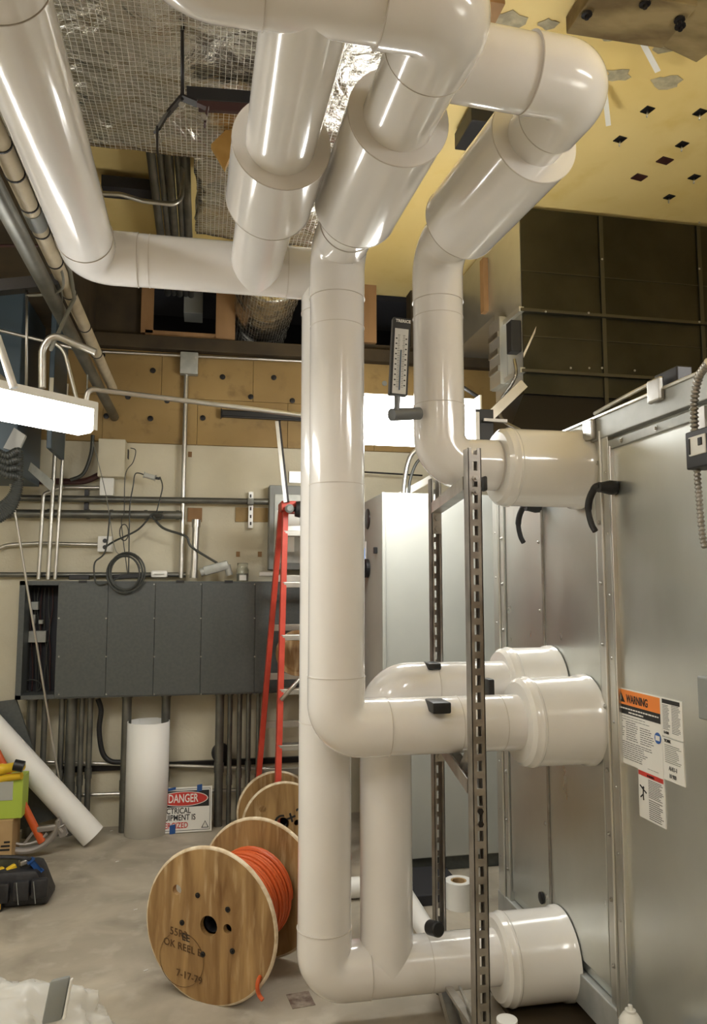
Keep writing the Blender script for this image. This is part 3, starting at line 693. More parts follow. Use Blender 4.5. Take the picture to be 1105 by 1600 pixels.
# ================================================================ FOIL DUCTS
def foilbox(a, b, name, parent=None, amp=.012, step=.035, seed=0):
    a, b = Vector(a), Vector(b); mb = MB(); bm = mb.bm; S = b-a
    def grid(o, u, v):
        nu, nv = max(2, int(u.length/step)), max(2, int(v.length/step))
        g = [[bm.verts.new(o+u*i/nu+v*j/nv) for j in range(nv+1)] for i in range(nu+1)]
        for i in range(nu):
            for j in range(nv): bm.faces.new((g[i][j], g[i+1][j], g[i+1][j+1], g[i][j+1])).smooth = True
    X, Y, Z = Vector((S.x, 0, 0)), Vector((0, S.y, 0)), Vector((0, 0, S.z))
    grid(a, X, Y); grid(a+Z, X, Y); grid(a, X, Z); grid(a+Y, X, Z); grid(a, Y, Z); grid(a+X, Y, Z)
    bmesh.ops.remove_doubles(bm, verts=bm.verts, dist=1e-4)
    for v in bm.verts: v.co += noise.noise_vector(v.co*4+Vector((seed, 0, 0)))*amp+noise.noise_vector(v.co*14)*amp*.5
    return mb.build(name, 'foil', parent)
fd = foilbox((-.85, .9, 3.1), (.60, 2.74, 3.5), 'foil_wrapped_duct'); tag(fd, 'wide foil wrapped duct under the ceiling at top left', 'duct')
fe = foilbox((-.06, 2.76, 3.12), (.62, 3.45, 3.5), 'foil_wrapped_duct', seed=5, amp=.03); tag(fe, 'smaller crumpled foil wrapped duct behind the overhead branch collar', 'duct')
tag(MB().box(PY(287, 488, WY+.2), PY(318, 440, WY+.4), .004).build('grey_service_box', 'midgrey'), 'grey box hanging inside the dark opening high on the back wall', 'box')
# foil flex duct through the opening
c = PY(412, 484, WY-.05); mb = MB(); n = 26; pts = []; rs = []
for k in range(n*2+1): pts.append(Vector((c.x, WY+.6-k*.025, c.z+.00))); rs.append(.195+.006*(k % 2)+.008*noise.noise(Vector((k*.3, 0, 0))))
mb.tube(pts, rs, 40)
for v in mb.bm.verts: v.co += noise.noise_vector(v.co*16)*.012
o = mb.build('round_foil_duct', 'foil'); tag(o, 'round crinkled foil duct coming through the opening high on the back wall', 'duct')
# pale panel behind
o = MB().box(PY(448, 365, 4.6), PY(492, 392, 4.66)).build('pale_duct_end', 'cream'); tag(o, 'pale green duct end seen between the overhead pipes', 'duct')
o = MB().box(PZ(312, 318, 3.3), PZ(362, 350, 3.3)+Vector((0, .1, .3))).build('grey_ceiling_box', 'ltgrey'); tag(o, 'grey box tucked under the ceiling behind the foil duct', 'box')
# orange timber bit and hanger hardware
o = MB().prism([PY(330, 225, 2.55), PY(382, 175, 2.55), PY(372, 215, 2.55), PY(352, 262, 2.55)], (0, .03, 0)).build('timber_offcut', 'orange_wood'); tag(o, 'orange brown timber offcut by the overhead branch collar', 'timber')
hg = thing('pipe_hanger', 'threaded rod with a dark V bracket in front of the foil duct', 'hanger', PY(285, 150, 2.1))
MB().tube([PY(285, 20, 2.1), PY(285, 155, 2.1)], .0055, 10).build('rod', 'blackmetal', hg)
MB().bar(PY(284, 152, 2.1), PY(262, 178, 2.1), .03, .006).build('bracket_leg', 'blackmetal', hg); MB().bar(PY(262, 176, 2.1), PY(245, 205, 2.08), .03, .006).build('bracket_leg', 'blackmetal', hg); MB().bar(PY(246, 203, 2.08), PY(246, 236, 2.06), .03, .006).build('bracket_leg', 'blackmetal', hg)
MB().bar(PY(284, 152, 2.1), PY(308, 162, 2.1), .03, .006).build('bracket_leg', 'blackmetal', hg); MB().bar(PY(308, 162, 2.1), PY(326, 170, 2.1), .02, .006).build('bracket_leg', 'darkred', hg); MB().bar(PY(324, 172, 2.1), PY(320, 196, 2.1), .028, .006).build('bracket_leg', 'darkred', hg)
for px, py in ((248, 221), (284, 165), (319, 184)): MB().lathe(PY(px, py, 2.08), (0, -1, 0), [(0, .009), (.006, .009)], 6).build('bolt', 'steel', hg)
sb_ = thing('support_strut', 'dark strut crossing behind the overhead branch pipe', 'strut', PY(350, 158, 2.3))
MB().bar(PY(292, 148, 2.3), PY(420, 158, 2.3), .03, .04).build('channel', 'black', sb_); MB().bar(PY(310, 166, 2.28), PY(420, 172, 2.28), .014, .03).build('lower_flange', 'darkred', sb_)
# conduits along the ceiling behind
for i, px in enumerate((243, 256, 268, 281, 292)):
    p = PZ(px, 300, 3.5); o = MB().tube([(p.x, 3.2, 3.5), (p.x, WY, 3.5)], .016 if i % 2 else .022, 12).build('ceiling_conduit', 'grc', smooth=True)
    tag(o, ORD[i].capitalize()+' from the left of the dark conduits on the ceiling left of the foil duct', 'conduit', 'conduits on the far ceiling')
o = MB().tube(bend([PZ(120, 300, 3.3)+Vector((0, 0, .345)), PZ(120, 300, 3.3), PZ(190, 304, 3.3), PZ(222, 314, 3.3), PZ(284, 321, 3.3), PZ(284, 321, 3.3)+Vector((0, 0, .345))], .06), .011, 12).build('wavy_conduit', 'emt', smooth=True); tag(o, 'thin bent bright conduit crossing the dark ceiling conduits', 'conduit')
o = MB().box(PZ(158, 290, 3.55), PZ(240, 316, 3.55)+Vector((0, 0, .06))).build('dark_ceiling_plate', 'panel_in'); tag(o, 'dark rectangular plate on the ceiling left of the dark conduits', 'plate')

# ---------------------------------------------------------------- ceiling clips, patches, block
for i, (px, py, d) in enumerate([(1012, 172, 'beside the largest grey patch'), (969, 218, 'nearest the top right pipe elbow'), (1066, 226, 'in the middle of the right ceiling'), (1085, 277, 'low at the right edge'), (1046, 308, 'closest to the dark duct'), (1094, 176, 'highest at the right edge')]):
    p = PZ(px, py, CZ-.002); t = thing('insulation_clip', 'dark square clip on the yellow ceiling, '+d, 'clip', p, 'ceiling insulation clips')
    MB().obox(p, (1, .2, 0), (-.2, 1, 0), (0, 0, 1), .046, .046, .004).build('plate', 'blackmetal', t); MB().tube([p, p-Vector((.005, 0, .035))], .004, 8).build('pin', 'steel', t)
for i, (px, py, d) in enumerate([(1039, 251, 'between the clips at right'), (999, 277, 'below the clips near the dark duct')]):
    p = PZ(px, py, CZ-.002); tag(MB().obox(p, (1, .2, 0), (-.2, 1, 0), (0, 0, 1), .07, .05, .006).build('rust_tab', 'darkred'), 'rusty red tab on the yellow ceiling '+d, 'tab', 'rusty ceiling tabs')
for i, (px, py, s, d) in enumerate([(792, 33, .10, 'above the horizontal white pipe'), (858, 38, .05, 'right of the top elbow start'), (958, 57, .05, 'under the timber block'), (1040, 70, .08, 'right of the white tie'), (964, 117, .07, 'beside the top right elbow'), (1040, 128, .08, 'at centre right of the ceiling')]):
    p = PZ(px, py, CZ-.001); pts = [p+Vector((math.cos(a)*s*random.uniform(.5, 1), math.sin(a)*s*.7*random.uniform(.5, 1), 0)) for a in [k*PI/6 for k in range(12)]]
    tag(MB().prism(pts, (0, 0, -.002)).build('glue_patch', 'patch'), 'ragged grey glue patch on the yellow ceiling, '+d, 'patch', 'glue patches on the ceiling')
for a, b, lb in (((1004, 66), (1030, 97), 'white strip hanging below the timber block on the ceiling'), ((945, 142), (951, 184), 'white strip hanging beside the top right elbow')):
    A_, B_ = PZ(*a, CZ-.02), PZ(*b, CZ-.02); B_ = A_+(B_-A_)*.9+Vector((0, 0, -.05)); tag(MB().bar(A_, B_, .022, .003).build('white_tie_strip', 'white_plastic'), lb, 'strip')
wb = thing('timber_block', 'rough timber block with bolts on the ceiling at the top right corner', 'timber', PZ(1000, 30, CZ))
w0 = PZ(908, 40, CZ-.06)
MB().obox(PZ(985, 18, CZ-.04), (1, .0, 0), (0, 1, 0), (0, 0, 1), .40, .22, .07, .004).build('block', 'rough_timber', wb)
for px, py in ((917, 22), (1008, 5), (1063, 40), (1062, 30)): p = PZ(px, py, CZ-.08); MB().lathe(p, (0, 0, -1), [(0, .02), (.006, .02), (.008, .008), (.02, .008)], 12).build('bolt', 'blackmetal', wb)
tag(MB().obox(PZ(1100, 30, CZ-.03), (1, .3, 0), (-.3, 1, 0), (0, 0, 1), .3, .3, .05, .004).build('mossy_board', 'rough_timber'), 'darker board piece at the very top right corner of the ceiling', 'board')
tag(MB().box(PZ(750, 0, CZ-.05), PZ(762, 40, CZ)).build('timber_batten', 'wood'), 'small brown batten on the ceiling right of the top elbow', 'timber')
tag(MB().box(PZ(737, 188, CZ-.1), PZ(752, 214, CZ-.02), .004).build('ceiling_bracket', 'black'), 'small black bracket on the ceiling left of the right collar', 'bracket')
for i, (a, b, lb) in enumerate([((560, 428), (660, 437), 'bright thin conduit right under the ceiling edge between the risers')]):
    tag(MB().tube([PY(*a, WY-.08), PY(*b, WY-.08)], .013, 12).build('conduit', 'emt', smooth=True), lb, 'conduit')

# ================================================================ BACK WALL EQUIPMENT
WF = WY-.035          # face of the tan boards
for i, (px, py) in enumerate([(160, 555), (239, 579), (348, 589), (428, 590), (166, 650), (200, 620), (261, 626), (317, 653), (235, 654), (392, 620), (457, 626), (601, 599)]):
    p = PY(px, py, WF); d = ['top left, above the left fixture end', 'just left of the grey junction box', 'just right of the grey junction box', 'right of the junction box near the risers', 'beside the left fixture', 'left below the junction box, on the board joint', 'left of the vertical conduit', 'right of the vertical conduit', 'below the junction box at left', 'above the black bar', 'nearest the left riser', 'between the two risers'][i]
    tag(MB().lathe(p, (0, -1, 0), [(0, .019), (.004, .018), (.006, .008)], 18).build('insulation_washer', 'blackmetal' if i != 11 else 'midgrey', smooth=True), 'round dark washer on the tan boards, '+d, 'washer', 'insulation washers')
def conduit(pts, r, label, m='emt', Y=WY-.05, name='conduit', group=None, R=.06, straps=0):
    P = [PY(p[0], p[1], p[2] if len(p) > 2 else Y) for p in pts]
    o = MB().tube(bend(P, R) if len(P) > 2 else P, r, 16).build(name, m, smooth=True)
    return tag(o, label, 'conduit', group)
conduit([(-20, 528), (150, 549), (290, 556), (480, 565)], .010, 'long thin conduit crossing the tan boards just under the dark beam', Y=WY-.06, R=.02)
conduit([(133, 634, 3.2), (138, 607, 3.2), (560, 660, 3.5)], .011, 'bright conduit running from the left fixture to the rear fixture', R=.03)
conduit([(291, 585), (283, 903)], .016, 'vertical conduit under the grey junction box', Y=WY-.06)
jb = thing('junction_box', 'grey square junction box on the tan boards', 'junction box', PY(295, 570, WF))
MB().box(PY(281, 583, WY-.10), PY(310, 555, WF), .006).build('box', 'greybox', jb, smooth=True)
mb = MB()
for px, py in ((284, 558), (306, 559), (284, 579), (306, 580)): mb.lathe(PY(px, py, WY-.10), (0, -1, 0), [(0, .005), (.003, .005)], 8)
mb.build('screw', 'steel', jb)
tag(MB().bar(PY(345, 646, WF-.024), PY(480, 653, WF-.024), .045, .05, .01).build('black_bar', 'black'), 'black horizontal bar on the tan boards left of the risers', 'bar')
# horizontal lines on the cream wall
conduit([(25, 778), (420, 784)], .021, 'horizontal steel conduit across the cream wall, upper one', 'grc', Y=WY-.07)
mb = MB(); P0, P1 = PY(-20, 802, WY-.10), PY(284, 805, WY-.10); mb.tube([P0, P1], .027, 20)
for f in (.1, .3, .5, .62, .8, .97): q = P0.lerp(P1, f); mb.lathe(q, P1-P0, [(0, .027), (0, .032), (.02, .032), (.02, .027)], 20)
big = mb.build('steel_pipe', 'grc', smooth=True); tag(big, 'thick horizontal steel pipe with couplings on the cream wall', 'pipe')
conduit([(-25, 875), (5, 852), (60, 849), (153, 851)], .013, 'conduit bending into the white outlet box', Y=WY-.05, R=.15)
conduit([(-20, 898), (290, 898)], .016, 'dark horizontal conduit just above the charcoal panel', 'grc', Y=WY-.05)
for i, (x0, x1, r) in enumerate([(68, 60, .012), (86, 75, .013), (97, 86, .011)]):
    ytop = 770 if i == 0 else (560 if i == 1 else 600)
    pts = [(100, 760), (x0, 772), (x1, 905)] if i == 0 else [(x0+8, ytop), (x1, 905)]
    conduit(pts, r, ORD[i]+' from left of the vertical conduits entering the charcoal panel top', Y=WY-.13-.02*i, group='conduits into the panel top', R=.03)
conduit([(88, 761), (155, 762)], .012, 'short conduit into the white square box', Y=WY-.05)
# strut uprights
tag(MB().box(PY(131, 800, WY-.04), PY(140, 765, WY)).build('wall_strut', 'blackmetal'), 'short dark strut behind the thick steel pipe', 'strut')
# boxes on the wall
bxp = thing('wall_box', 'cream painted square box on the wall under the tan boards', 'box', PY(175, 720, WY))
MB().box(PY(152, 744, WY-.12), PY(199, 692, WY), .004).build('box', 'cream', bxp); MB().box(PY(199, 716, WY-.1), PY(202, 704, WY-.05), .001).build('knockout', 'ink', bxp)
sqb = thing('square_box', 'white square cover box under the cream box', 'box', PY(168, 760, WY))
MB().box(PY(155, 774, WY-.07), PY(180, 749, WY), .004).build('box', 'white_plastic', sqb)
ot = thing('outlet_box', 'white outlet box with two black sockets', 'outlet', PY(164, 851, WY))
MB().box(PY(152, 862, WY-.07), PY(177, 839, WY), .003).build('box', 'white_plastic', ot)
for y in (845, 855): MB().lathe(PY(164, y, WY-.071), (0, -1, 0), [(0, .014), (.003, .014)], 16).build('socket', 'black', ot)
# gutter / wireway
gy = WY-.24
gu = thing('wireway_panel', 'long charcoal wireway cabinet across the back wall with an open left bay', 'electrical panel', PY(250, 1000, gy))
gz1, gz0 = PY(200, 908, gy).z, PY(200, 1089, gy).z; gx0, gx1 = PY(27, 1000, gy).x, PY(520, 1000, gy).x
xo = PY(88, 1000, gy).x; xp = PY(36, 1000, gy).x
mb = MB(); mb.box((xo, gy+.003, gz0), (gx1, WY-.001, gz1)); mb.box((gx0, gy, gz0), (xp, WY-.001, gz1)); mb.box((gx0, gy, gz1-.025), (xo, WY-.001, gz1)); mb.box((gx0, gy, gz0), (xo, WY-.001, gz0+.025)); mb.box((gx0, WY-.03, gz0), (xo, WY-.001, gz1))
mb.build('case', 'panel', gu)
MB().box((xp, WY-.035, gz0+.025), (xo, WY-.028, gz1-.025)).build('bay_back', 'panel_in', gu)
xs = [88, 167, 241, 314, 398, 520]
for a, b in zip(xs, xs[1:]): MB().box((PY(a+.4, 1000, gy).x, gy-.004, gz0+.008), (PY(b-.4, 1000, gy).x, gy+.004, gz1-.012), .0015).build('cover', 'panel', gu)
screws(gu, [PY(a, y, gy-.004)-gu.location for a in (92, 166, 241, 314, 398) for y in (913, 966, 1026, 1085)], (0, -1, 0), .004, 'cover_screw')
for px in (129, 281, 357): MB().box(PY(px-6, 911, gy-.002), PY(px+7, 907, gy-.006)).build('label_tag', 'ink', gu)
for (a, b, c_, d_) in ((47, 940, 63, 953), (44, 985, 75, 1004), (50, 960, 58, 975), (60, 968, 70, 975)): MB().box(PY(a, d_, WY-.10), PY(c_, b, WY-.04), .002).build('breaker', 'greybox', gu)
for i in range(7):
    x0_ = 50+i*5; pts = [PY(x0_+random.uniform(-3, 3), y, WY-.07) for y in (918, 950, 985, 1020, 1050, 1080)]
    MB().tube(spline(pts), .004, 6).build('wire', 'cable' if i % 3 else 'darkred', gu)
MB().tube([PY(50+14*math.cos(a), 1072+10*math.sin(a), WY-.08) for a in [k*PI/12 for k in range(24)]], .004, 6, closed=True).build('wire_coil', 'cable', gu)
# conduits below
for i, (px, wpx, m) in enumerate([(51, 15, 'grc'), (71, 9, 'grc'), (98, 9, 'grc'), (113, 16, 'grc'), (129, 8, 'grc'), (142, 9, 'grc'), (199, 15, 'grc'), (260, 14, 'grc'), (344, 14, 'grc'), (360, 8, 'grc'), (375, 8, 'grc'), (389, 8, 'grc'), (404, 7, 'grc')]):
    Yc = WY-.12; r = wpx/2/(FPX/5.0)*.92; pt = PY(px, 1085, Yc)
    zend = 0 if px not in (71,) else .3
    P = [Vector((pt.x, Yc, gz0+.01)), Vector((pt.x, Yc, zend))]; mb = MB().tube(P, r, 18)
    mb.lathe((pt.x, Yc, .25+.04*(i % 3)), (0, 0, 1), [(0, r), (0, r+.004), (.06, r+.004), (.06, r)], 18); mb.lathe((pt.x, Yc, gz0-.02), (0, 0, 1), [(0, r), (0, r+.006), (.02, r+.006), (.02, r)], 18)
    tag(mb.build('floor_conduit', m, smooth=True), ORD[i]+' from left of the dark conduits dropping from the charcoal panel to the floor', 'conduit', 'conduits below the charcoal panel')
conduit([(60, 1190), (480, 1203)], .011, 'lower wall conduit crossing behind the floor conduits, upper one', 'emt', Y=WY-.06)
conduit([(100, 1243), (480, 1231)], .012, 'lower wall conduit crossing behind the floor conduits, lower one', 'emt', Y=WY-.06)
tag(MB().box(PY(90, 1199, WY-.03), PY(480, 1189, WY)).build('wall_rail', 'blackmetal'), 'dark rail along the lower back wall', 'rail')
tag(MB().tube(spline([PY(153, 1092, WY-.1), PY(158, 1110, WY-.1), (PY(155, 1140, WY-.1)), PY(160, 1175, WY-.1), PY(172, 1189, WY-.1), PY(190, 1191, WY-.1)]), .016, 12).build('cable_bundle', 'black', smooth=True), 'black cable bundle curving below the charcoal panel', 'cable')
tag(MB().lathe(PY(345, 1175, WY-.04), (0, -1, 0), [(0, .06), (.03, .06), (.04, .04)], 24).build('round_cover', 'black', smooth=True), 'black round cover behind a floor conduit', 'cover')
# upright stub, LB fitting, jar, strut piece on top of panel
mb = MB(); a = PY(303, 903, WY-.12); b = PY(307, 812, WY-.12); mb.tube([a, b], .024, 20); mb.lathe(b, b-a, [(-.05, .024), (-.05, .029), (0, .029), (0, .024)], 20); mb.lathe(a, b-a, [(0, .028), (.05, .028), (.05, .024)], 20)
tag(mb.build('pipe_stub', 'emt', smooth=True), 'upright steel pipe stub standing on the charcoal panel', 'pipe')
mb = MB(); mb.bar(PY(318, 893, WY-.16), PY(357, 882, WY-.16), .055, .06, .012); mb.tube([PY(355, 883, WY-.16), PY(359, 899, WY-.16)], .022, 14); mb.tube([PY(319, 893, WY-.16), PY(313, 895, WY-.16)], .026, 14)
tag(mb.build('conduit_fitting', 'greybox', smooth=True), 'grey elbow conduit body lying on the charcoal panel beside the jar', 'fitting')
mb = MB(); mb.bar(PY(236, 897, WY-.18), PY(262, 897, WY-.18), .06, .045, .012); cbd = mb.build('conduit_fitting', 'white_plastic', smooth=True); tag(cbd, 'pale oblong conduit body lying on the charcoal panel', 'fitting')
MB().bar(PY(241, 897, WY-.208), PY(257, 897, WY-.208), .026, .004).build('opening', 'greybox', cbd)
jr = thing('glass_jar', 'small glass jar standing on the charcoal panel', 'jar', PY(379, 903, WY-.15))
jz = gz1
p = PY(379, 903, WY-.15); MB().lathe((p.x, p.y, gz1), (0, 0, 1), [(0, .038), (.075, .040), (.095, .034), (.115, .034), (.12, .036)], 24).build('glass', 'glass', jr, smooth=True)
MB().lathe((p.x, p.y, gz1+.004), (0, 0, 1), [(0, .032), (.045, .033)], 20).build('contents', 'greybox', jr)
MB().box((p.x-.022, p.y-.042, gz1+.006), (p.x+.022, p.y-.036, gz1+.04)).build('label_sticker', 'sticker', jr)
sp = thing('strut_piece', 'short slotted metal strut fixed to the cream wall holding the upper conduit', 'strut', PY(391, 797, WY))
MB().box(PY(388, 825, WY-.05), PY(395, 770, WY)).build('channel', 'galv_light', sp)
mb = MB()
for y in (775, 795, 807, 818): mb.box(PY(390.5, y+2.5, WY-.052), PY(393, y-2.5, WY-.049))
mb.build('slots', 'ink', sp); MB().box(PY(387, 788, WY-.1), PY(396, 780, WY-.05), .002).build('strap', 'grc', sp)
# small wall marks
for px, py, lb in ((297, 710, 'pair of small dark holes in the cream wall beside the vertical conduit'), (372, 866, 'small dark box on the cream wall above the jar'), (406, 866, 'small dark box on the cream wall beside the panelboard')):
    tag(MB().box(PY(px-3, py+4, WY-.006), PY(px+3, py-4, WY)).build('wall_plug', 'wood'), lb, 'plug')
tag(MB().box(PY(293, 815, WY-.012), PY(316, 794, WY)).build('timber_patch', 'wood'), 'timber patch in the cream wall beside the vertical conduit', 'timber')
tag(MB().box(PY(368, 815, WY-.012), PY(420, 794, WY)).build('timber_patch', 'board'), 'timber patch in the cream wall behind the short slotted strut', 'timber')
# panelboard
pb = thing('panelboard', 'grey electrical panelboard on the wall behind the ladder top', 'electrical panel', PY(450, 830, WY))
MB().box(PY(420, 890, WY-.12), PY(560, 765, WY), .004).build('case', 'midgrey', pb)
MB().box(PY(428, 880, WY-.128), PY(550, 775, WY-.118), .003).build('door', 'greybox', pb); MB().box(PY(431, 862, WY-.132), PY(460, 838, WY-.126)).build('directory_label', 'sticker', pb); MB().box(PY(433, 828, WY-.132), PY(468, 798, WY-.126)).build('notice', 'sticker', pb)
tag(MB().box(PY(452, 754, WY-.02), PY(480, 738, WY)).build('wall_plaque', 'steel'), 'small grey plaque on the cream wall above the panelboard', 'plaque')
# conduits along panel top clutter
for i, (a, b) in enumerate([((108, 902), (140, 902)), ((176, 902), (222, 899)), ((405, 897), (430, 897))]):
    tag(MB().bar(PY(*a, gy+.05), PY(*b, gy+.05), .035, .03, .004).build('strut_offcut', 'black' if i < 2 else 'galv_light'), ['short black strut lying on the left end of the charcoal panel', 'black strut lying on the charcoal panel behind the coil', 'bright slotted strut offcut lying on the panel beside the ladder'][i], 'strut')
# cables
def cable(pts, r, label, m='cable', Y=WY-.14, name='cable', closed=False):
    P = [PY(p[0], p[1], p[2] if len(p) > 2 else Y) for p in pts]
    return tag(MB().tube(spline(P), r, 8).build(name, m, smooth=True), label, 'cable')
cp = []
for k in range(5*28):
    a = 2*PI*k/28; rr = 26+3*math.sin(k*.13); cp.append(PY(196+rr*math.cos(a)+2*math.sin(k*.07), 895+(rr+3)*math.sin(a), gy-.035+.006*math.sin(k*.05)))
tag(MB().tube(cp, .0055, 8).build('cable_coil', 'cable', smooth=True), 'coil of grey cable hanging on the charcoal panel', 'cable coil')
cable([(172, 800), (165, 860), (148, 880), (150, 910), (165, 912), (190, 900)], .005, 'dark cable looping from the outlet box behind the coil', Y=gy-.02)
cable([(163, 856), (180, 845), (215, 828), (238, 805), (255, 800)], .006, 'black cord plugged into the white outlet box', Y=WY-.16)
cable([(238, 806), (255, 825), (290, 838), (300, 855), (340, 880)], .008, 'dark cable sagging from the thick steel pipe to the panel', Y=WY-.15)
cable([(204, 700), (212, 704), (208, 722), (196, 742), (194, 800), (190, 820), (200, 900)], .003, 'thin wire hanging from the cream box', Y=WY-.15)
cable([(226, 742), (212, 740), (208, 760), (203, 790), (202, 830), (201, 900)], .004, 'thin cord dropping from the left of the power adapter', Y=WY-.15)
cable([(250, 745), (254, 760), (250, 780), (244, 803)], .004, 'thin cord dropping from the right of the power adapter', Y=WY-.15)
cable([(145, 680), (142, 710), (130, 740), (110, 750)], .012, 'black hose curving down beside the cream box', Y=WY-.10)
cable([(40, 752), (90, 752), (130, 752), (155, 742)], .020, 'dark red hose along the wall behind the conduits', 'darkred', Y=WY-.06)
cable([(145, 690), (165, 770), (178, 850), (186, 866)], .0025, 'pale string hanging diagonally over the cream wall', 'cable_grey', Y=WY-.18)
pa = thing('power_adapter', 'pale inline power adapter hanging on the cream wall', 'adapter', PY(233, 745, WY-.13))
MB().bar(PY(225, 742, WY-.14), PY(243, 747, WY-.14), .04, .03, .005).build('body', 'ltgrey', pa); MB().bar(PY(243, 747, WY-.14), PY(250, 748, WY-.14), .015).build('plug', 'black', pa)
cp = [PY(245+(11-k*.05)*math.cos(k*.6), 806+(5)*math.sin(k*.6)+k*.05, WY-.18) for k in range(40)]
tag(MB().tube(cp, .0035, 6).build('cord_bundle', 'cable', smooth=True), 'small cord bundle draped over the thick steel pipe', 'cord')
cp = [PY(194+(7)*math.cos(k*.6), 832+(13)*math.sin(k*.6), WY-.18) for k in range(30)]
tag(MB().tube(cp, .0035, 6).build('cord_bundle', 'cable', smooth=True), 'small knotted cord bundle above the outlet box', 'cord')

# ================================================================ UPPER LEFT SERVICES
# runs along the room's depth
p0 = PZ(18, 260, 2.68); cx_ = p0.x
ct = thing('wrapped_pipe', 'cream wrapped pipe with black ties at the upper left', 'pipe', (cx_, 3, 2.68))
MB().tube([(cx_, 1.6, 2.68), (cx_, 4.6, 2.68)], .027, 20).build('pipe', 'cream_pipe', ct, smooth=True)
MB().tube([(cx_, 2.42, 2.68), (cx_, 2.52, 2.68)], .030, 20).build('rubber_coupling', 'midgrey', ct, smooth=True)
for y in (2.05, 2.2, 2.38, 2.56, 2.8, 3.1, 3.5, 3.9): MB().lathe((cx_, y, 2.68), (0, 1, 0), [(0, .026), (0, .030), (.006, .030), (.006, .026)], 20).build('cable_tie', 'black', ct)
tag(MB().tube([(cx_+.036, 1.6, 2.69), (cx_+.036, 2.9, 2.69), (cx_+.03, 3.05, 2.64), (cx_-.1, 3.3, 2.5)], .008, 10).build('cable', 'cable_grey', smooth=True), 'grey cable strapped along the cream wrapped pipe', 'cable')
p0 = PZ(40, 385, 2.62); gx = p0.x
tag(MB().tube([(gx, 1.8, 2.62), (gx, WY, 2.62)], .029, 20).build('steel_pipe', 'grc', smooth=True), 'grey steel pipe running back under the ceiling at the upper left', 'pipe')
p0 = PZ(12, 470, 2.55)
tag(MB().tube([(-1.2, 3.0, 2.60), (-1.05, WY, 2.60)], .045, 20).build('wrapped_pipe', 'cream_pipe', smooth=True), 'second cream wrapped pipe under the dark bracket at the upper left', 'pipe')
tp = thing('trapeze_bracket', 'dark steel trapeze bracket under the upper left pipes', 'bracket', PY(40, 448, 2.95))
MB().bar(PY(-60, 455, 2.95), PY(92, 440, 2.95), .05, .045).build('channel', 'blackmetal', tp)
MB().lathe(PY(61, 441, 2.92), (0, -1, 0), [(0, .014), (.01, .014)], 6).build('bolt', 'steel', tp)
MB().tube([PY(42, 455, 2.95), PY(41, 610, 2.95)], .005, 8).build('hanging_rod', 'steel', tp)
tag(MB().tube([PY(-10, 384, 3.6), PY(60, 384, 3.6)], .008, 8).build('red_rod', 'darkred'), 'thin red rod crossing behind the steel pipe at the upper left', 'rod')
cable([(85, 395, 2.8), (98, 430, 2.85), (96, 452, 2.9), (75, 460, 2.95), (40, 462, 2.95)], .005, 'loop of grey wires beside the big left elbow', 'cable_grey')
cable([(95, 450, 2.9), (97, 470, 3.1), (88, 490, 3.2)], .003, 'single thin wire hanging below the loop at the big left elbow', 'cable_grey')
# blue-grey cabinet
bl = thing('blue_grey_cabinet', 'blue grey electrical cabinet hanging high at the left edge', 'cabinet', PY(40, 620, 4.3))
MB().box(PY(-90, 735, 4.3), PY(72, 505, 4.9), .005).build('case', 'blue', bl)
MB().box(PY(72, 700, 4.4), PY(108, 520, 4.8), .004).build('side_section', 'blue', bl)
MB().box(PY(76, 640, 4.395), PY(84, 590, 4.39)).build('label_sticker', 'cream', bl)
MB().prism([PY(44, 735, 4.28), PY(48, 722, 4.28), PY(84, 752, 4.1), PY(80, 768, 4.1)], (0, .01, 0)).build('hinged_flap', 'greybox', bl)
conduit([(66, 606, 3.0), (66, 545, 3.0), (82, 522, 3.0), (150, 551, 3.0)], .014, 'pale conduit hooping over the left light fixture', R=.08)
conduit([(22, 606, 2.6), (-5, 525, 2.6)], .013, 'pale slanted conduit dropping into the left light fixture')
conduit([(75, 530, 3.6), (100, 545, 3.6), (122, 632, 3.6)], .009, 'thin grey conduit curving down behind the left fixture', R=.1)
conduit([(134, 553, 4.0), (137, 580, 4.0), (136, 608, 4.0)], .004, 'thin wire between the two bright conduits at left', 'cable_grey', R=.2)
conduit([(-10, 514, 4.1), (150, 552, 4.1)], .009, 'thin conduit crossing in front of the blue grey cabinet', Y=4.1)
for i in range(4):
    a = [(-15, 700+i*10, 4.1), (10, 712+i*10, 4.1), (30, 708+i*14, 4.15), (20, 770+i*8, 4.15), (-12, 800+i*6, 4.1)]
    flex([PY(*q) for q in a], .02, 'black_flexible_conduit', ORD[i].capitalize()+' from the top of the ribbed dark conduits bunched under the blue grey cabinet', 'conduit', 'cable', group='dark flexible conduits')
tag(MB().prism([PY(5, 700, 4.27), PY(22, 668, 4.27), PY(40, 680, 4.27), PY(28, 706, 4.27)], (0, .03, 0)).build('clear_packet', 'plastic_film'), 'crumpled clear plastic packet beneath the left fixture', 'packet')
tag(MB().tube([PY(14, 742, 4.80), PY(104, 1292, 4.93)], .007, 10).build('thin_rod', 'emt', smooth=True), 'long thin metal rod leaning against the charcoal panel', 'rod')

# ================================================================ FLOOR OBJECTS
# leaning dark board
tag(MB().prism([PY(-30, 1100, 4.93), PY(25, 1093, 4.93), PY(88, 1278, 4.91), PY(20, 1300, 4.91)], (0, .02, 0)).build('panel_cover', 'panel'), 'loose charcoal panel cover leaning at the left below the open bay', 'panel')
# leaning white tube
la, lb = PY(146, 1298, 4.80), PY(-60, 1083, 4.84)
la.z = .05; d = (la-lb)
mb = MB(); mb.tube([lb, la], .072, 40); tag(mb.build('white_tube', 'paper_white', smooth=True), 'long white tube leaning down to the floor at the left', 'tube')
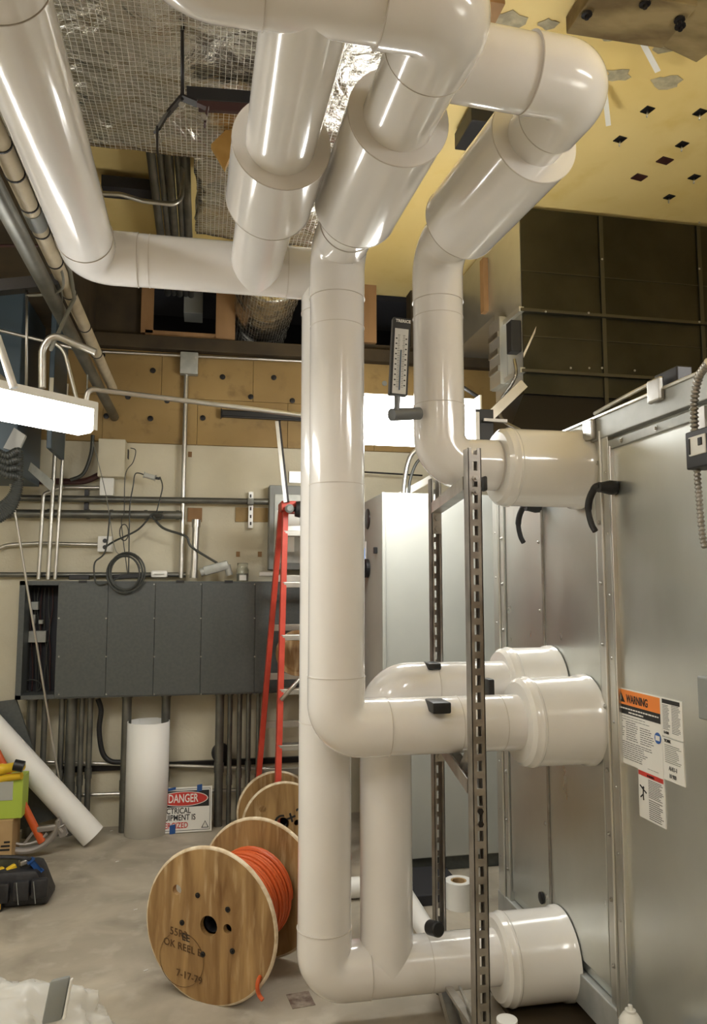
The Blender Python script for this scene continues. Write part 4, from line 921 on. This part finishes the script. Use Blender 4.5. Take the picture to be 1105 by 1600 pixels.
# standing roll
rl = PZ(226, 1312, 0); rc = rl+Vector((0, .13, 0)); rr = .134; hR = PY(226, 1127, rc.y).z
ro = thing('sheet_roll', 'white rolled sheet standing upright on the floor under the charcoal panel', 'roll', rc)
mb = MB(); bm = mb.bm; ring = []
n = 90; turns = 1.15
for k in range(n+1):
    a = 2*PI*turns*k/n+1.2; r_ = rr-.012*(k/n)
    ring.append((bm.verts.new(rc+Vector((r_*math.cos(a), r_*math.sin(a), 0))), bm.verts.new(rc+Vector((r_*math.cos(a), r_*math.sin(a), hR)))))
for (a, b), (c1_, d1_) in zip(ring, ring[1:]): bm.faces.new((a, c1_, d1_, b)).smooth = True
o = mb.build('sheet', 'paper_white', ro); sm = o.modifiers.new('thick', 'SOLIDIFY'); sm.thickness = .003
# danger sign
sx1 = PY(331, 1250, WY-.1).x; sg_ = thing('danger_sign', 'red white and black DANGER sign leaning on the floor beside the white roll', 'sign', (sx1-.17, WY-.1, 0))
yb_, yt = WY-.22, WY-.17; SH = .262; SWd = .352
su = Vector((1, .0, 0)); sv = Vector((0, yt-yb_, SH)).normalized(); sn = su.cross(sv)   # faces -Y
so = Vector((sx1-SWd, yb_, .004))
def S(f, g, o=.003): return so+su*SWd*f+sv*SH*g+sn*o
def srec(f0, f1, g0, g1, m, name, o=.003):
    c = (S(f0, g0, o)+S(f1, g1, o))/2; return MB().obox(c, su, sv, sn, SWd*(f1-f0), SH*(g1-g0), .001).build(name, m, sg_)
MB().obox(S(.5, .5, 0), su, sv, sn, SWd, SH, .004, .001).build('board', 'sticker', sg_)
for f0, f1, g0, g1 in ((.03, .97, .95, .96), (.03, .97, .04, .05), (.03, .037, .04, .96), (.963, .97, .04, .96)): srec(f0, f1, g0, g1, 'ink', 'border_line')
srec(.05, .95, .56, .92, 'ink', 'black_field')
def ell(fc, gc, a, b, m, name, o): MB().prism([S(fc, gc, o)+su*a*math.cos(t*PI/24)+sv*b*math.sin(t*PI/24) for t in range(48)], sn*.0008).build(name, m, sg_)
ell(.5, .74, SWd*.43, SH*.165, 'sticker', 'white_oval', .0035); ell(.5, .74, SWd*.415, SH*.15, 'sred', 'red_oval', .0042)
text('DANGER', .068, S(.5, .665, .0055), su, sv, 'sticker', sg_, align='CENTER', squash=.66, bold=.001)
text('ELECTRICAL', .047, S(.06, .42, .004), su, sv, 'ink', sg_, squash=.78, bold=.0007)
text('EQUIPMENT IS', .047, S(.05, .27, .004), su, sv, 'ink', sg_, squash=.78, bold=.0007)
text('ENERGIZED', .047, S(.06, .10, .004), su, sv, 'sred', sg_, squash=.76, bold=.0007)
MB().prism([S(.82, .08, .004), S(.95, .08, .004), S(.885, .24, .004)], sn*.0006).build('triangle', 'ink', sg_); MB().prism([S(.84, .095, .0046), S(.93, .095, .0046), S(.885, .215, .0046)], sn*.0006).build('triangle_inside', 'sticker', sg_); MB().bar(S(.885, .12, .0056), S(.885, .18, .0056), .004, .001).build('triangle_mark', 'ink', sg_)
for (f, g, w_, h_) in ((.33, .08, .10, .2), (.78, .97, .09, .15), (.3, .97, .14, .06)): MB().obox(S(f, g, .006), su+sv*.15, sv, sn, SWd*w_, SH*h_, .001).build('blue_tape', 'blueplastic', sg_)

# cable reel
R_ = .268
C1 = PZ(326, 1447, R_); C2 = PZ(408, 1384, R_); 
def reel(C1, C2, R_, label, hub=.145, cable_m=None, t=.022, m='ply', hole=.036):
    axv = (C2-C1); wd_ = axv.length; a = axv.normalized(); v = Vector((0, 0, 1)); u = v.cross(a).normalized()   # u: picture left->right side
    if u.dot(RT) < 0: u = -u
    t_ = thing('cable_reel', label, 'cable reel', Vector((C1.x, C1.y, 0)))
    def circ(c, r, n=20): return [c+u*r*math.cos(2*PI*k/n)+v*r*math.sin(2*PI*k/n) for k in range(n)]
    for nm, c, dd in (('near_flange', C1, 1), ('far_flange', C2-a*t, 1)):
        holes = [circ(c, hole), circ(c+u*.079+v*.002, hole*.48, 14), circ(c-u*R_*.52+v*R_*.40, .019, 14)]
        if nm == 'near_flange': holes.append(circ(c+u*R_*.80-v*R_*.52, .008, 10))
        f = MB().holed([c+u*R_*math.cos(2*PI*k/72)+v*R_*math.sin(2*PI*k/72) for k in range(72)], holes, a*t).build('flange', m, t_)
        rim = MB().tube([c+a*t/2+u*(R_+.0)*math.cos(2*PI*k/72)+v*R_*math.sin(2*PI*k/72) for k in range(72)], t*.5, 6, closed=True).build('flange_rim', 'ply_edge', f)
    mbh = MB(); mbh.tube([C1+a*t, C2-a*t], hub, 40, cap=False); mbh.build('drum', 'ply', t_, smooth=True)
    MB().tube([C1+a*(t+.002), C2-a*(t+.002)], .03, 20, cap=False).build('core_tube', 'panel_in', t_)
    return t_, a, u, v, wd_
rt_, a, u, v, wd_ = reel(C1, C2, R_, 'wooden cable reel in the foreground with orange cable wound on its drum')
for k, (fu, fv) in enumerate(((-.20, .42), (.33, .29), (-.47, -.02), (.42, -.29), (-.09, -.42))):
    MB().lathe(C1+u*fu*R_*.9+v*fv*R_*.9, -a, [(0, .010), (.003, .010), (.005, .005), (.009, .005)], 12).build('bolt', 'blackmetal', rt_)
# orange cable windings
pts = []; rcab = .0075; nt = 13; n_ = 36
for layer in range(2):
    for k in range(nt*n_):
        f = k/(nt*n_); ff = f if layer == 0 else 1-f
        ang = 2*PI*k/n_; pts.append(C1+a*(.03+.008+(wd_-.07)*(.10+.82*ff))+(u*math.cos(ang)+v*math.sin(ang))*(.155+layer*.014+.003*math.sin(k*.05)))
oc = MB().tube(pts, rcab, 8).build('orange_cable', 'orange', smooth=True); tag(oc, 'orange cable wound around the foreground reel', 'cable')
e = C1+u*R_*.80-v*R_*.52
ce = MB().tube(spline([e+a*.05, e-a*.004, e-a*.02-v*.02, e-a*.015-v*.05+u*.004, e-a*.02-v*.062+u*.022]), rcab, 8).build('cable_end', 'orange', oc, smooth=True)
su_, sv_ = u, v
tl = C1-a*.0022
for s_, fu, fv, sz in (('55R3', -.62, -.19, .038), ('OK REEL E', -.72, -.34, .036), ('EE', -.42, -.24, .036), ('7-17-79', -.50, -.72, .036)):
    text(s_, sz, tl+u*R_*fu+v*R_*fv, (u-v*.12), v, 'pencil' if s_ != 'EE' else 'ink', rt_, 'handwriting', depth=.0004, label='faded marker writing')
mb = MB(); cc = tl-u*R_*.42-v*R_*.50; prev = None
for k in range(33):
    an = 2*PI*k/32; q = cc+u*.095*math.cos(an)+v*.095*math.sin(an)
    if prev is not None and k not in (9, 10, 11): mb.bar(prev, q, .002, .0006)
    prev = q
mb.build('pencil_circle', 'pencil', rt_)

# reel by the ladder
q1, q2 = PZ(442, 1288, .215), PZ(430, 1262, .228)
r2, a2_, u2, v2, _ = reel(q1, q1+(Vector((q2.x, q2.y, q1.z))-q1), .215, 'wooden cable reel with black scrawl behind the red ladder', hub=.10)
text('C+30', .10, q1-a2_*.0015-u2*.04-v2*.03, u2+v2*.3, v2-u2*.3, 'ink', r2, 'handwriting', depth=.0004, bold=.001)
cdk = PY(466, 1020, 4.55); tag(MB().lathe(cdk, (0, -1, 0), [(0, .135), (.018, .135), (.018, .11), (.022, .10)], 40).build('wooden_disc', 'ply'), 'round wooden disc resting on a ladder step', 'disc')

# ladder
ld = thing('step_ladder', 'red fibreglass step ladder behind the white risers', 'ladder', (.5, 4.5, 0))
lt = PY(447, 795, 4.45); f1 = PZ(430, 1330, 0); f2 = PZ(397, 1262, 0)
f1.y = 4.30; f1 = PY(431, 1335, 4.30); f1.z = 0; f2 = PY(398, 1262, 4.98); f2.z = 0
Wl = .40
lt = PY(446, 792, 4.5)
def rail(a, b, nm='front_rail'):
    for dx in (0, Wl if nm == 'x' else 0): pass
    a, b = Vector(a), Vector(b); MB().obox((a+b)/2, (1, 0, 0), (0, 1, 0), b-a, .032, .07, (b-a).length, .003).build(nm, 'red', ld)
rail(f1, lt); rail(f1+Vector((Wl, 0, 0)), lt+Vector((Wl-.08, 0, 0)))
lt2 = lt+Vector((-.015, .09, 0)); rail(f2, lt2, 'rear_rail'); rail(f2+Vector((Wl, 0, 0)), lt2+Vector((Wl-.08, 0, 0)), 'rear_rail')
MB().box(lt+Vector((-.03, -.06, -.03)), lt+Vector((Wl-.05, .14, .03)), .006).build('top_cap', 'red', ld)
for k in range(1, 7):
    f = k*.153; q = f1.lerp(lt, f); MB().box(q+Vector((0, -.035, -.016)), q+Vector((Wl-.08*f, .035, .016)), .003).build('step', 'emt', ld)
    mb = MB()
    for dz in (-.012, .012): mb.lathe(q+Vector((-.002, -.03, dz)), (0, -1, 0), [(0, .006), (.004, .005)], 8)
    mb.build('rivet', 'steel', ld)
    q = f2.lerp(lt2, f+.02); MB().box(q+Vector((0, -.012, -.02)), q+Vector((Wl-.08*f, .012, .02)), .002).build('rear_brace', 'emt', ld)
MB().tube([PY(439, 1094, 4.35), PY(480, 1048, 4.35)], .012, 12).build('spreader', 'emt', ld)
# black pole with knob on the ladder
bp_ = thing('support_pole', 'slim black pole with a black knob joint above the ladder top', 'pole', PY(452, 795, 4.44))
MB().bar(PY(435, 658, 4.44), PY(449, 785, 4.44), .030, .022, .004).build('pole', 'blackmetal', bp_)
MB().bar(PY(432.5, 658, 4.425), PY(446, 785, 4.425), .006, .02).build('trim_strip', 'emt', bp_, label='bright edge strip')
MB().lathe(PY(452, 795, 4.41), (0, -1, 0), [(0, .026), (.02, .026), (.03, .015)], 20).build('pivot', 'midgrey', bp_, smooth=True)
MB().lathe(PY(456, 795, 4.41), (1, 0, -.05), [(0, .014), (.02, .014), (.022, .045), (.05, .05), (.06, .03)], 20).build('knob', 'black', bp_, smooth=True)

# boxes and tools at the left
bxc = PZ(16, 1350, 0)
cbx = thing('cardboard_box', 'brown cardboard box at the left edge with a lime box on top', 'box', bxc)
MB().box((bxc.x-.4, bxc.y-.03, 0), (bxc.x+.01, bxc.y+.16, .24), .003).build('box', 'card', cbx)
for k in range(3): MB().box((bxc.x-.06+.015*k, bxc.y-.0315, .08+.02*k), (bxc.x-.0+.0*k, bxc.y-.03, .09+.02*k)).build('printing', 'ink', cbx)
gt = thing('lime_box', 'lime green and white box standing on the cardboard box', 'box', (bxc.x-.2, bxc.y, .24))
MB().box((bxc.x-.4, bxc.y-.01, .2415), (bxc.x+.05, bxc.y+.14, .46), .003).build('box', 'green', gt)
MB().box((bxc.x-.4, bxc.y-.013, .34), (bxc.x+.0, bxc.y-.009, .44), .001).build('pale_panel', 'ltgrey', gt)
yt_ = thing('yellow_tool', 'yellow and black power tool lying on the lime box', 'tool', (bxc.x-.1, bxc.y, .47))
mb = MB(); mb.tube(spline([PY(-20, 1205, bxc.y), PY(8, 1201, bxc.y), PY(36, 1196, bxc.y-.03)]), [.03]*8+[.026]*9, 14); mb.tube(spline([PY(-20, 1224, bxc.y), PY(8, 1216, bxc.y), PY(34, 1212, bxc.y-.02)]), .02, 14); mb.build('body', 'yellow', yt_, smooth=True)
MB().tube([PY(22, 1195, bxc.y-.04), PY(37, 1198, bxc.y-.04)], .030, 14).build('grip', 'black', yt_, smooth=True)
# pipe bender
bd = thing('conduit_bender', 'orange handled conduit bender with a grey cast head on the floor', 'bender', PZ(55, 1330, 0))
by = PZ(60, 1332, 0).y-.09
MB().tube([PY(-10, 1165, by+.05), PY(66, 1316, by)], .021, 18).build('handle', 'orange', bd, smooth=True)
mb = MB(); cen = PY(40, 1290, by); pp = []
for k in range(15): an = math.radians(185+k*12.5); pp.append(cen+Vector((math.cos(an)*.175, 0, math.sin(an)*.155+.02)))
mb.tube(spline([PY(22, 1312, by)]+pp[2:]+[PY(92, 1292, by), PY(98, 1300, by)], 4), .019, 10); mb.tube([cen+Vector((math.cos(math.radians(200+k*12))*.13, -.0, math.sin(math.radians(200+k*12))*.1)) for k in range(12)], .008, 8)
mb.bar(PY(58, 1296, by), PY(95, 1291, by), .03, .03, .006); mb.bar(PY(95, 1291, by), PY(100, 1305, by), .03, .03, .006); mb.bar(PY(56, 1295, by), PY(38, 1318, by), .014)
mb.build('cast_head', 'alu', bd, smooth=True)
# tool bag
tgc = PZ(42, 1418, 0)
tbg = thing('tool_bag', 'open black tool bag on the floor at the left', 'bag', tgc)
mb = MB(); bm = mb.bm; ndx, ndz = 14, 8; Y0 = tgc.y
mb.box((tgc.x-.42, Y0-.01, 0), (tgc.x+.10, Y0+.2, .17), .03)
for vv in mb.bm.verts:
    vv.co.x -= (vv.co.z)*.35*(vv.co.x > tgc.x); vv.co += noise.noise_vector(vv.co*11)*.012
    vv.co.z = max(0, vv.co.z)
mb.build('body', 'bag', tbg, smooth=True)
for k, dx in enumerate((-.24, -.15, -.06, .02)):
    MB().box((tgc.x+dx, Y0-.04, .03+.006*k), (tgc.x+dx+.075, Y0-.005, .125+.004*k), .012).build('pocket', 'bag', tbg, smooth=True)
for dx in (-.20, -.12, -.03, .045):
    MB().bar((tgc.x+dx, Y0-.042, .03), (tgc.x+dx-.012, Y0-.042, .13), .006, .003).build('grey_piping', 'midgrey', tbg)
MB().tube(spline([(tgc.x-.25, Y0+.05, .16), (tgc.x-.2, Y0+.04, .22), (tgc.x-.02, Y0+.04, .21), (tgc.x+.02, Y0+.06, .15)]), .010, 10).build('carry_strap', 'bag', tbg, smooth=True)
for k, (a_, b_, m) in enumerate([((10, 1362), (25, 1352), 'yellow'), ((-6, 1362), (6, 1358), 'yellow'), ((48, 1345), (62, 1362), 'blueplastic'), ((30, 1350), (44, 1344), 'steel')]):
    tag(MB().bar(PY(*a_, Y0+.03), PY(*b_, Y0+.05), .03, .025, .006).build('hand_tool', m), ['yellow handled tool poking out of the tool bag beside the pocket row', 'yellow tool in the tool bag at the very left edge', 'blue handled tool on the top of the tool bag', 'steel tool between the yellow and blue ones in the tool bag'][k], 'tool', 'tools in the bag')
tp_ = thing('tape_measure', 'small yellow and black tape measure in front of the tool bag', 'tape measure', PZ(2, 1424, 0))
p = PZ(0, 1424, 0); MB().box((p.x-.07, p.y-.02, 0), (p.x+.012, p.y+.03, .05), .012).build('case', 'black', tp_, smooth=True); MB().box((p.x-.05, p.y-.022, .015), (p.x+.006, p.y-.018, .04), .001).build('sticker', 'yellow', tp_)
# plastic bag
pgc = PZ(45, 1590, 0)
pg = thing('plastic_bag', 'crumpled clear plastic bag on the floor at the lower left corner', 'plastic bag', pgc)
def blob(c, rx, ry, rz, amp, sc, seed, n=36, m=24):
    mb = MB(); r = bmesh.ops.create_uvsphere(mb.bm, u_segments=n*2, v_segments=m*2, radius=1)['verts']
    for v_ in r:
        q = v_.co.copy(); k = 1+amp*noise.noise(q*sc+Vector((seed, 0, 0)))+amp*.6*abs(noise.noise(q*sc*2.7+Vector((0, seed, 0))))
        v_.co = Vector((c[0]+q.x*rx*k, c[1]+q.y*ry*k, max(.002, c[2]+q.z*rz*k)))
    return mb
pc = PZ(20, 1600, .0); pc = Vector((pc.x-.02, 2.66, 0))
blob((pc.x, pc.y, .02), .38, .22, .21, .26, 2.0, 3).build('film', 'plastic_film', pg, smooth=False)
for f in pg.children[0].data.polygons: f.use_smooth = True
cc_ = blob((pc.x-.16, pc.y-.0, .05), .20, .15, .15, .2, 2, 9).build('pale_contents', 'whiteish', pg, smooth=True)
q = PY(88, 1562, pc.y-.05); gi = thing('grey_pouch', 'dark grey pouch with a white edge inside the clear plastic bag', 'pouch', q)
MB().obox(q, (1, .1, .1), (.15, .2, 1), (0, -1, .2), .058, .12, .025, .008).build('pouch', 'midgrey', gi, smooth=True); MB().obox(q+Vector((.034, 0, .0)), (1, .1, .1), (.15, .2, 1), (0, -1, .2), .008, .11, .02, .003).build('white_edge', 'white_plastic', gi)
# items behind the pipes on the floor
tr_ = PZ(727, 1420, 0); tpr = thing('tape_roll', 'white tape roll standing behind the slotted front post', 'tape', tr_)
tyc = PZ(724, 1425, 0); MB().lathe((tyc.x, tyc.y+.06, 0), (0, 0, 1), [(0, .055), (.0, .065), (.12, .065), (.12, .038), (.02, .038)], 32).build('tape', 'paper_white', tpr, smooth=True)
MB().lathe((tyc.x, tyc.y+.06, .098), (0, 0, 1), [(0, .030), (.02, .030), (.021, .037), (.0, .037)], 24).build('core', 'card', tpr)
tag(MB().tube([PZ(625, 1385, .035), PZ(665, 1452, .035), PZ(700, 1500, .035)], .042, 24).build('white_pipe_offcut', 'paper_white', smooth=True), 'white pipe offcut on the floor behind the lowest run', 'pipe')
tag(MB().tube([PZ(535, 1388, .05), PZ(562, 1386, .05)], .048, 24).build('white_pipe_offcut', 'paper_white', smooth=True), 'white pipe offcut seen in the gap between the two lower risers', 'pipe')
tag(MB().box((.86, 3.60, 0), (1.27, 3.96, .05), .004).build('cabinet_shadow_slab', 'panel_in'), 'dark slab for the shadow on the floor in front of the control cabinet', 'shadow slab')  # low dark slab standing in for the cabinet's shadow on the floor
# white floor drain stub below collar and yellow dot
sp_ = PZ(775, 1600, .0); 
tag(MB().tube([(1.02, 2.52, 0), (1.02, 2.52, .07)], .035, 20).build('drain_stub', 'paper_white', smooth=True), 'short pale stub pipe under the lowest collar', 'pipe')
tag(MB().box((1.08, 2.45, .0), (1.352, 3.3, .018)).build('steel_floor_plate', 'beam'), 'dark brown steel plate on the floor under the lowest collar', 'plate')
# spray can
sc_ = PX(986, 1600, 1.25); sc_ = Vector((1.20, PX(986, 1600, 1.20).y, 0)); ztop = PX(986, 1568, 1.20).z
can = thing('spray_can', 'white and blue spray can at the foot of the air handler', 'spray can', (sc_.x, sc_.y, ztop-.22))
zb0 = ztop-.21
MB().lathe((sc_.x, sc_.y, zb0), (0, 0, 1), [(0, .032), (.15, .033), (.165, .031), (.18, .022), (.186, .014)], 32).build('body', 'sticker', can, smooth=True)
MB().lathe((sc_.x, sc_.y, zb0+.186), (0, 0, 1), [(0, .015), (.006, .015), (.006, .007), (.018, .006)], 16).build('nozzle', 'white_plastic', can, smooth=True)
mb = MB(); mb.lathe((sc_.x, sc_.y, zb0+.09), (0, 0, 1), [(0, .0335), (.06, .0335)], 32); mb.build('blue_band', 'sblue', can, smooth=True)
tag(MB().box((sc_.x-.2, sc_.y-.3, .0), (FX-.014, sc_.y+.06, zb0-.002), .01).build('floor_crate', 'panel'), 'dark crate below the frame carrying the spray can', 'crate')
# floor stain
s0 = PZ(470, 1562, .001); tag(MB().obox(s0, (1, .12, 0), (-.12, 1, 0), (0, 0, 1), .085, .10, .0015).build('floor_patch', 'stain'), 'small square brown patch on the floor left of the lowest elbow', 'patch')
for i, (px, py) in enumerate(((212, 1421), (228, 1516), (174, 1298), (183, 1346))):
    tag(MB().obox(PZ(px, py, .002), (1, .5, 0), (-.5, 1, 0), (0, 0, 1), .018, .005, .002).build('paper_scrap', 'paper_white'), 'tiny white scrap on the concrete floor, '+['left of the foreground reel', 'lowest, beside the foreground reel', 'nearest the white roll', 'between the white roll and the tool bag'][i], 'scrap', 'white scraps on the floor')
bpy.context.view_layer.update()
for o in list(D.objects):
    if '_w' in o: del o['_w']
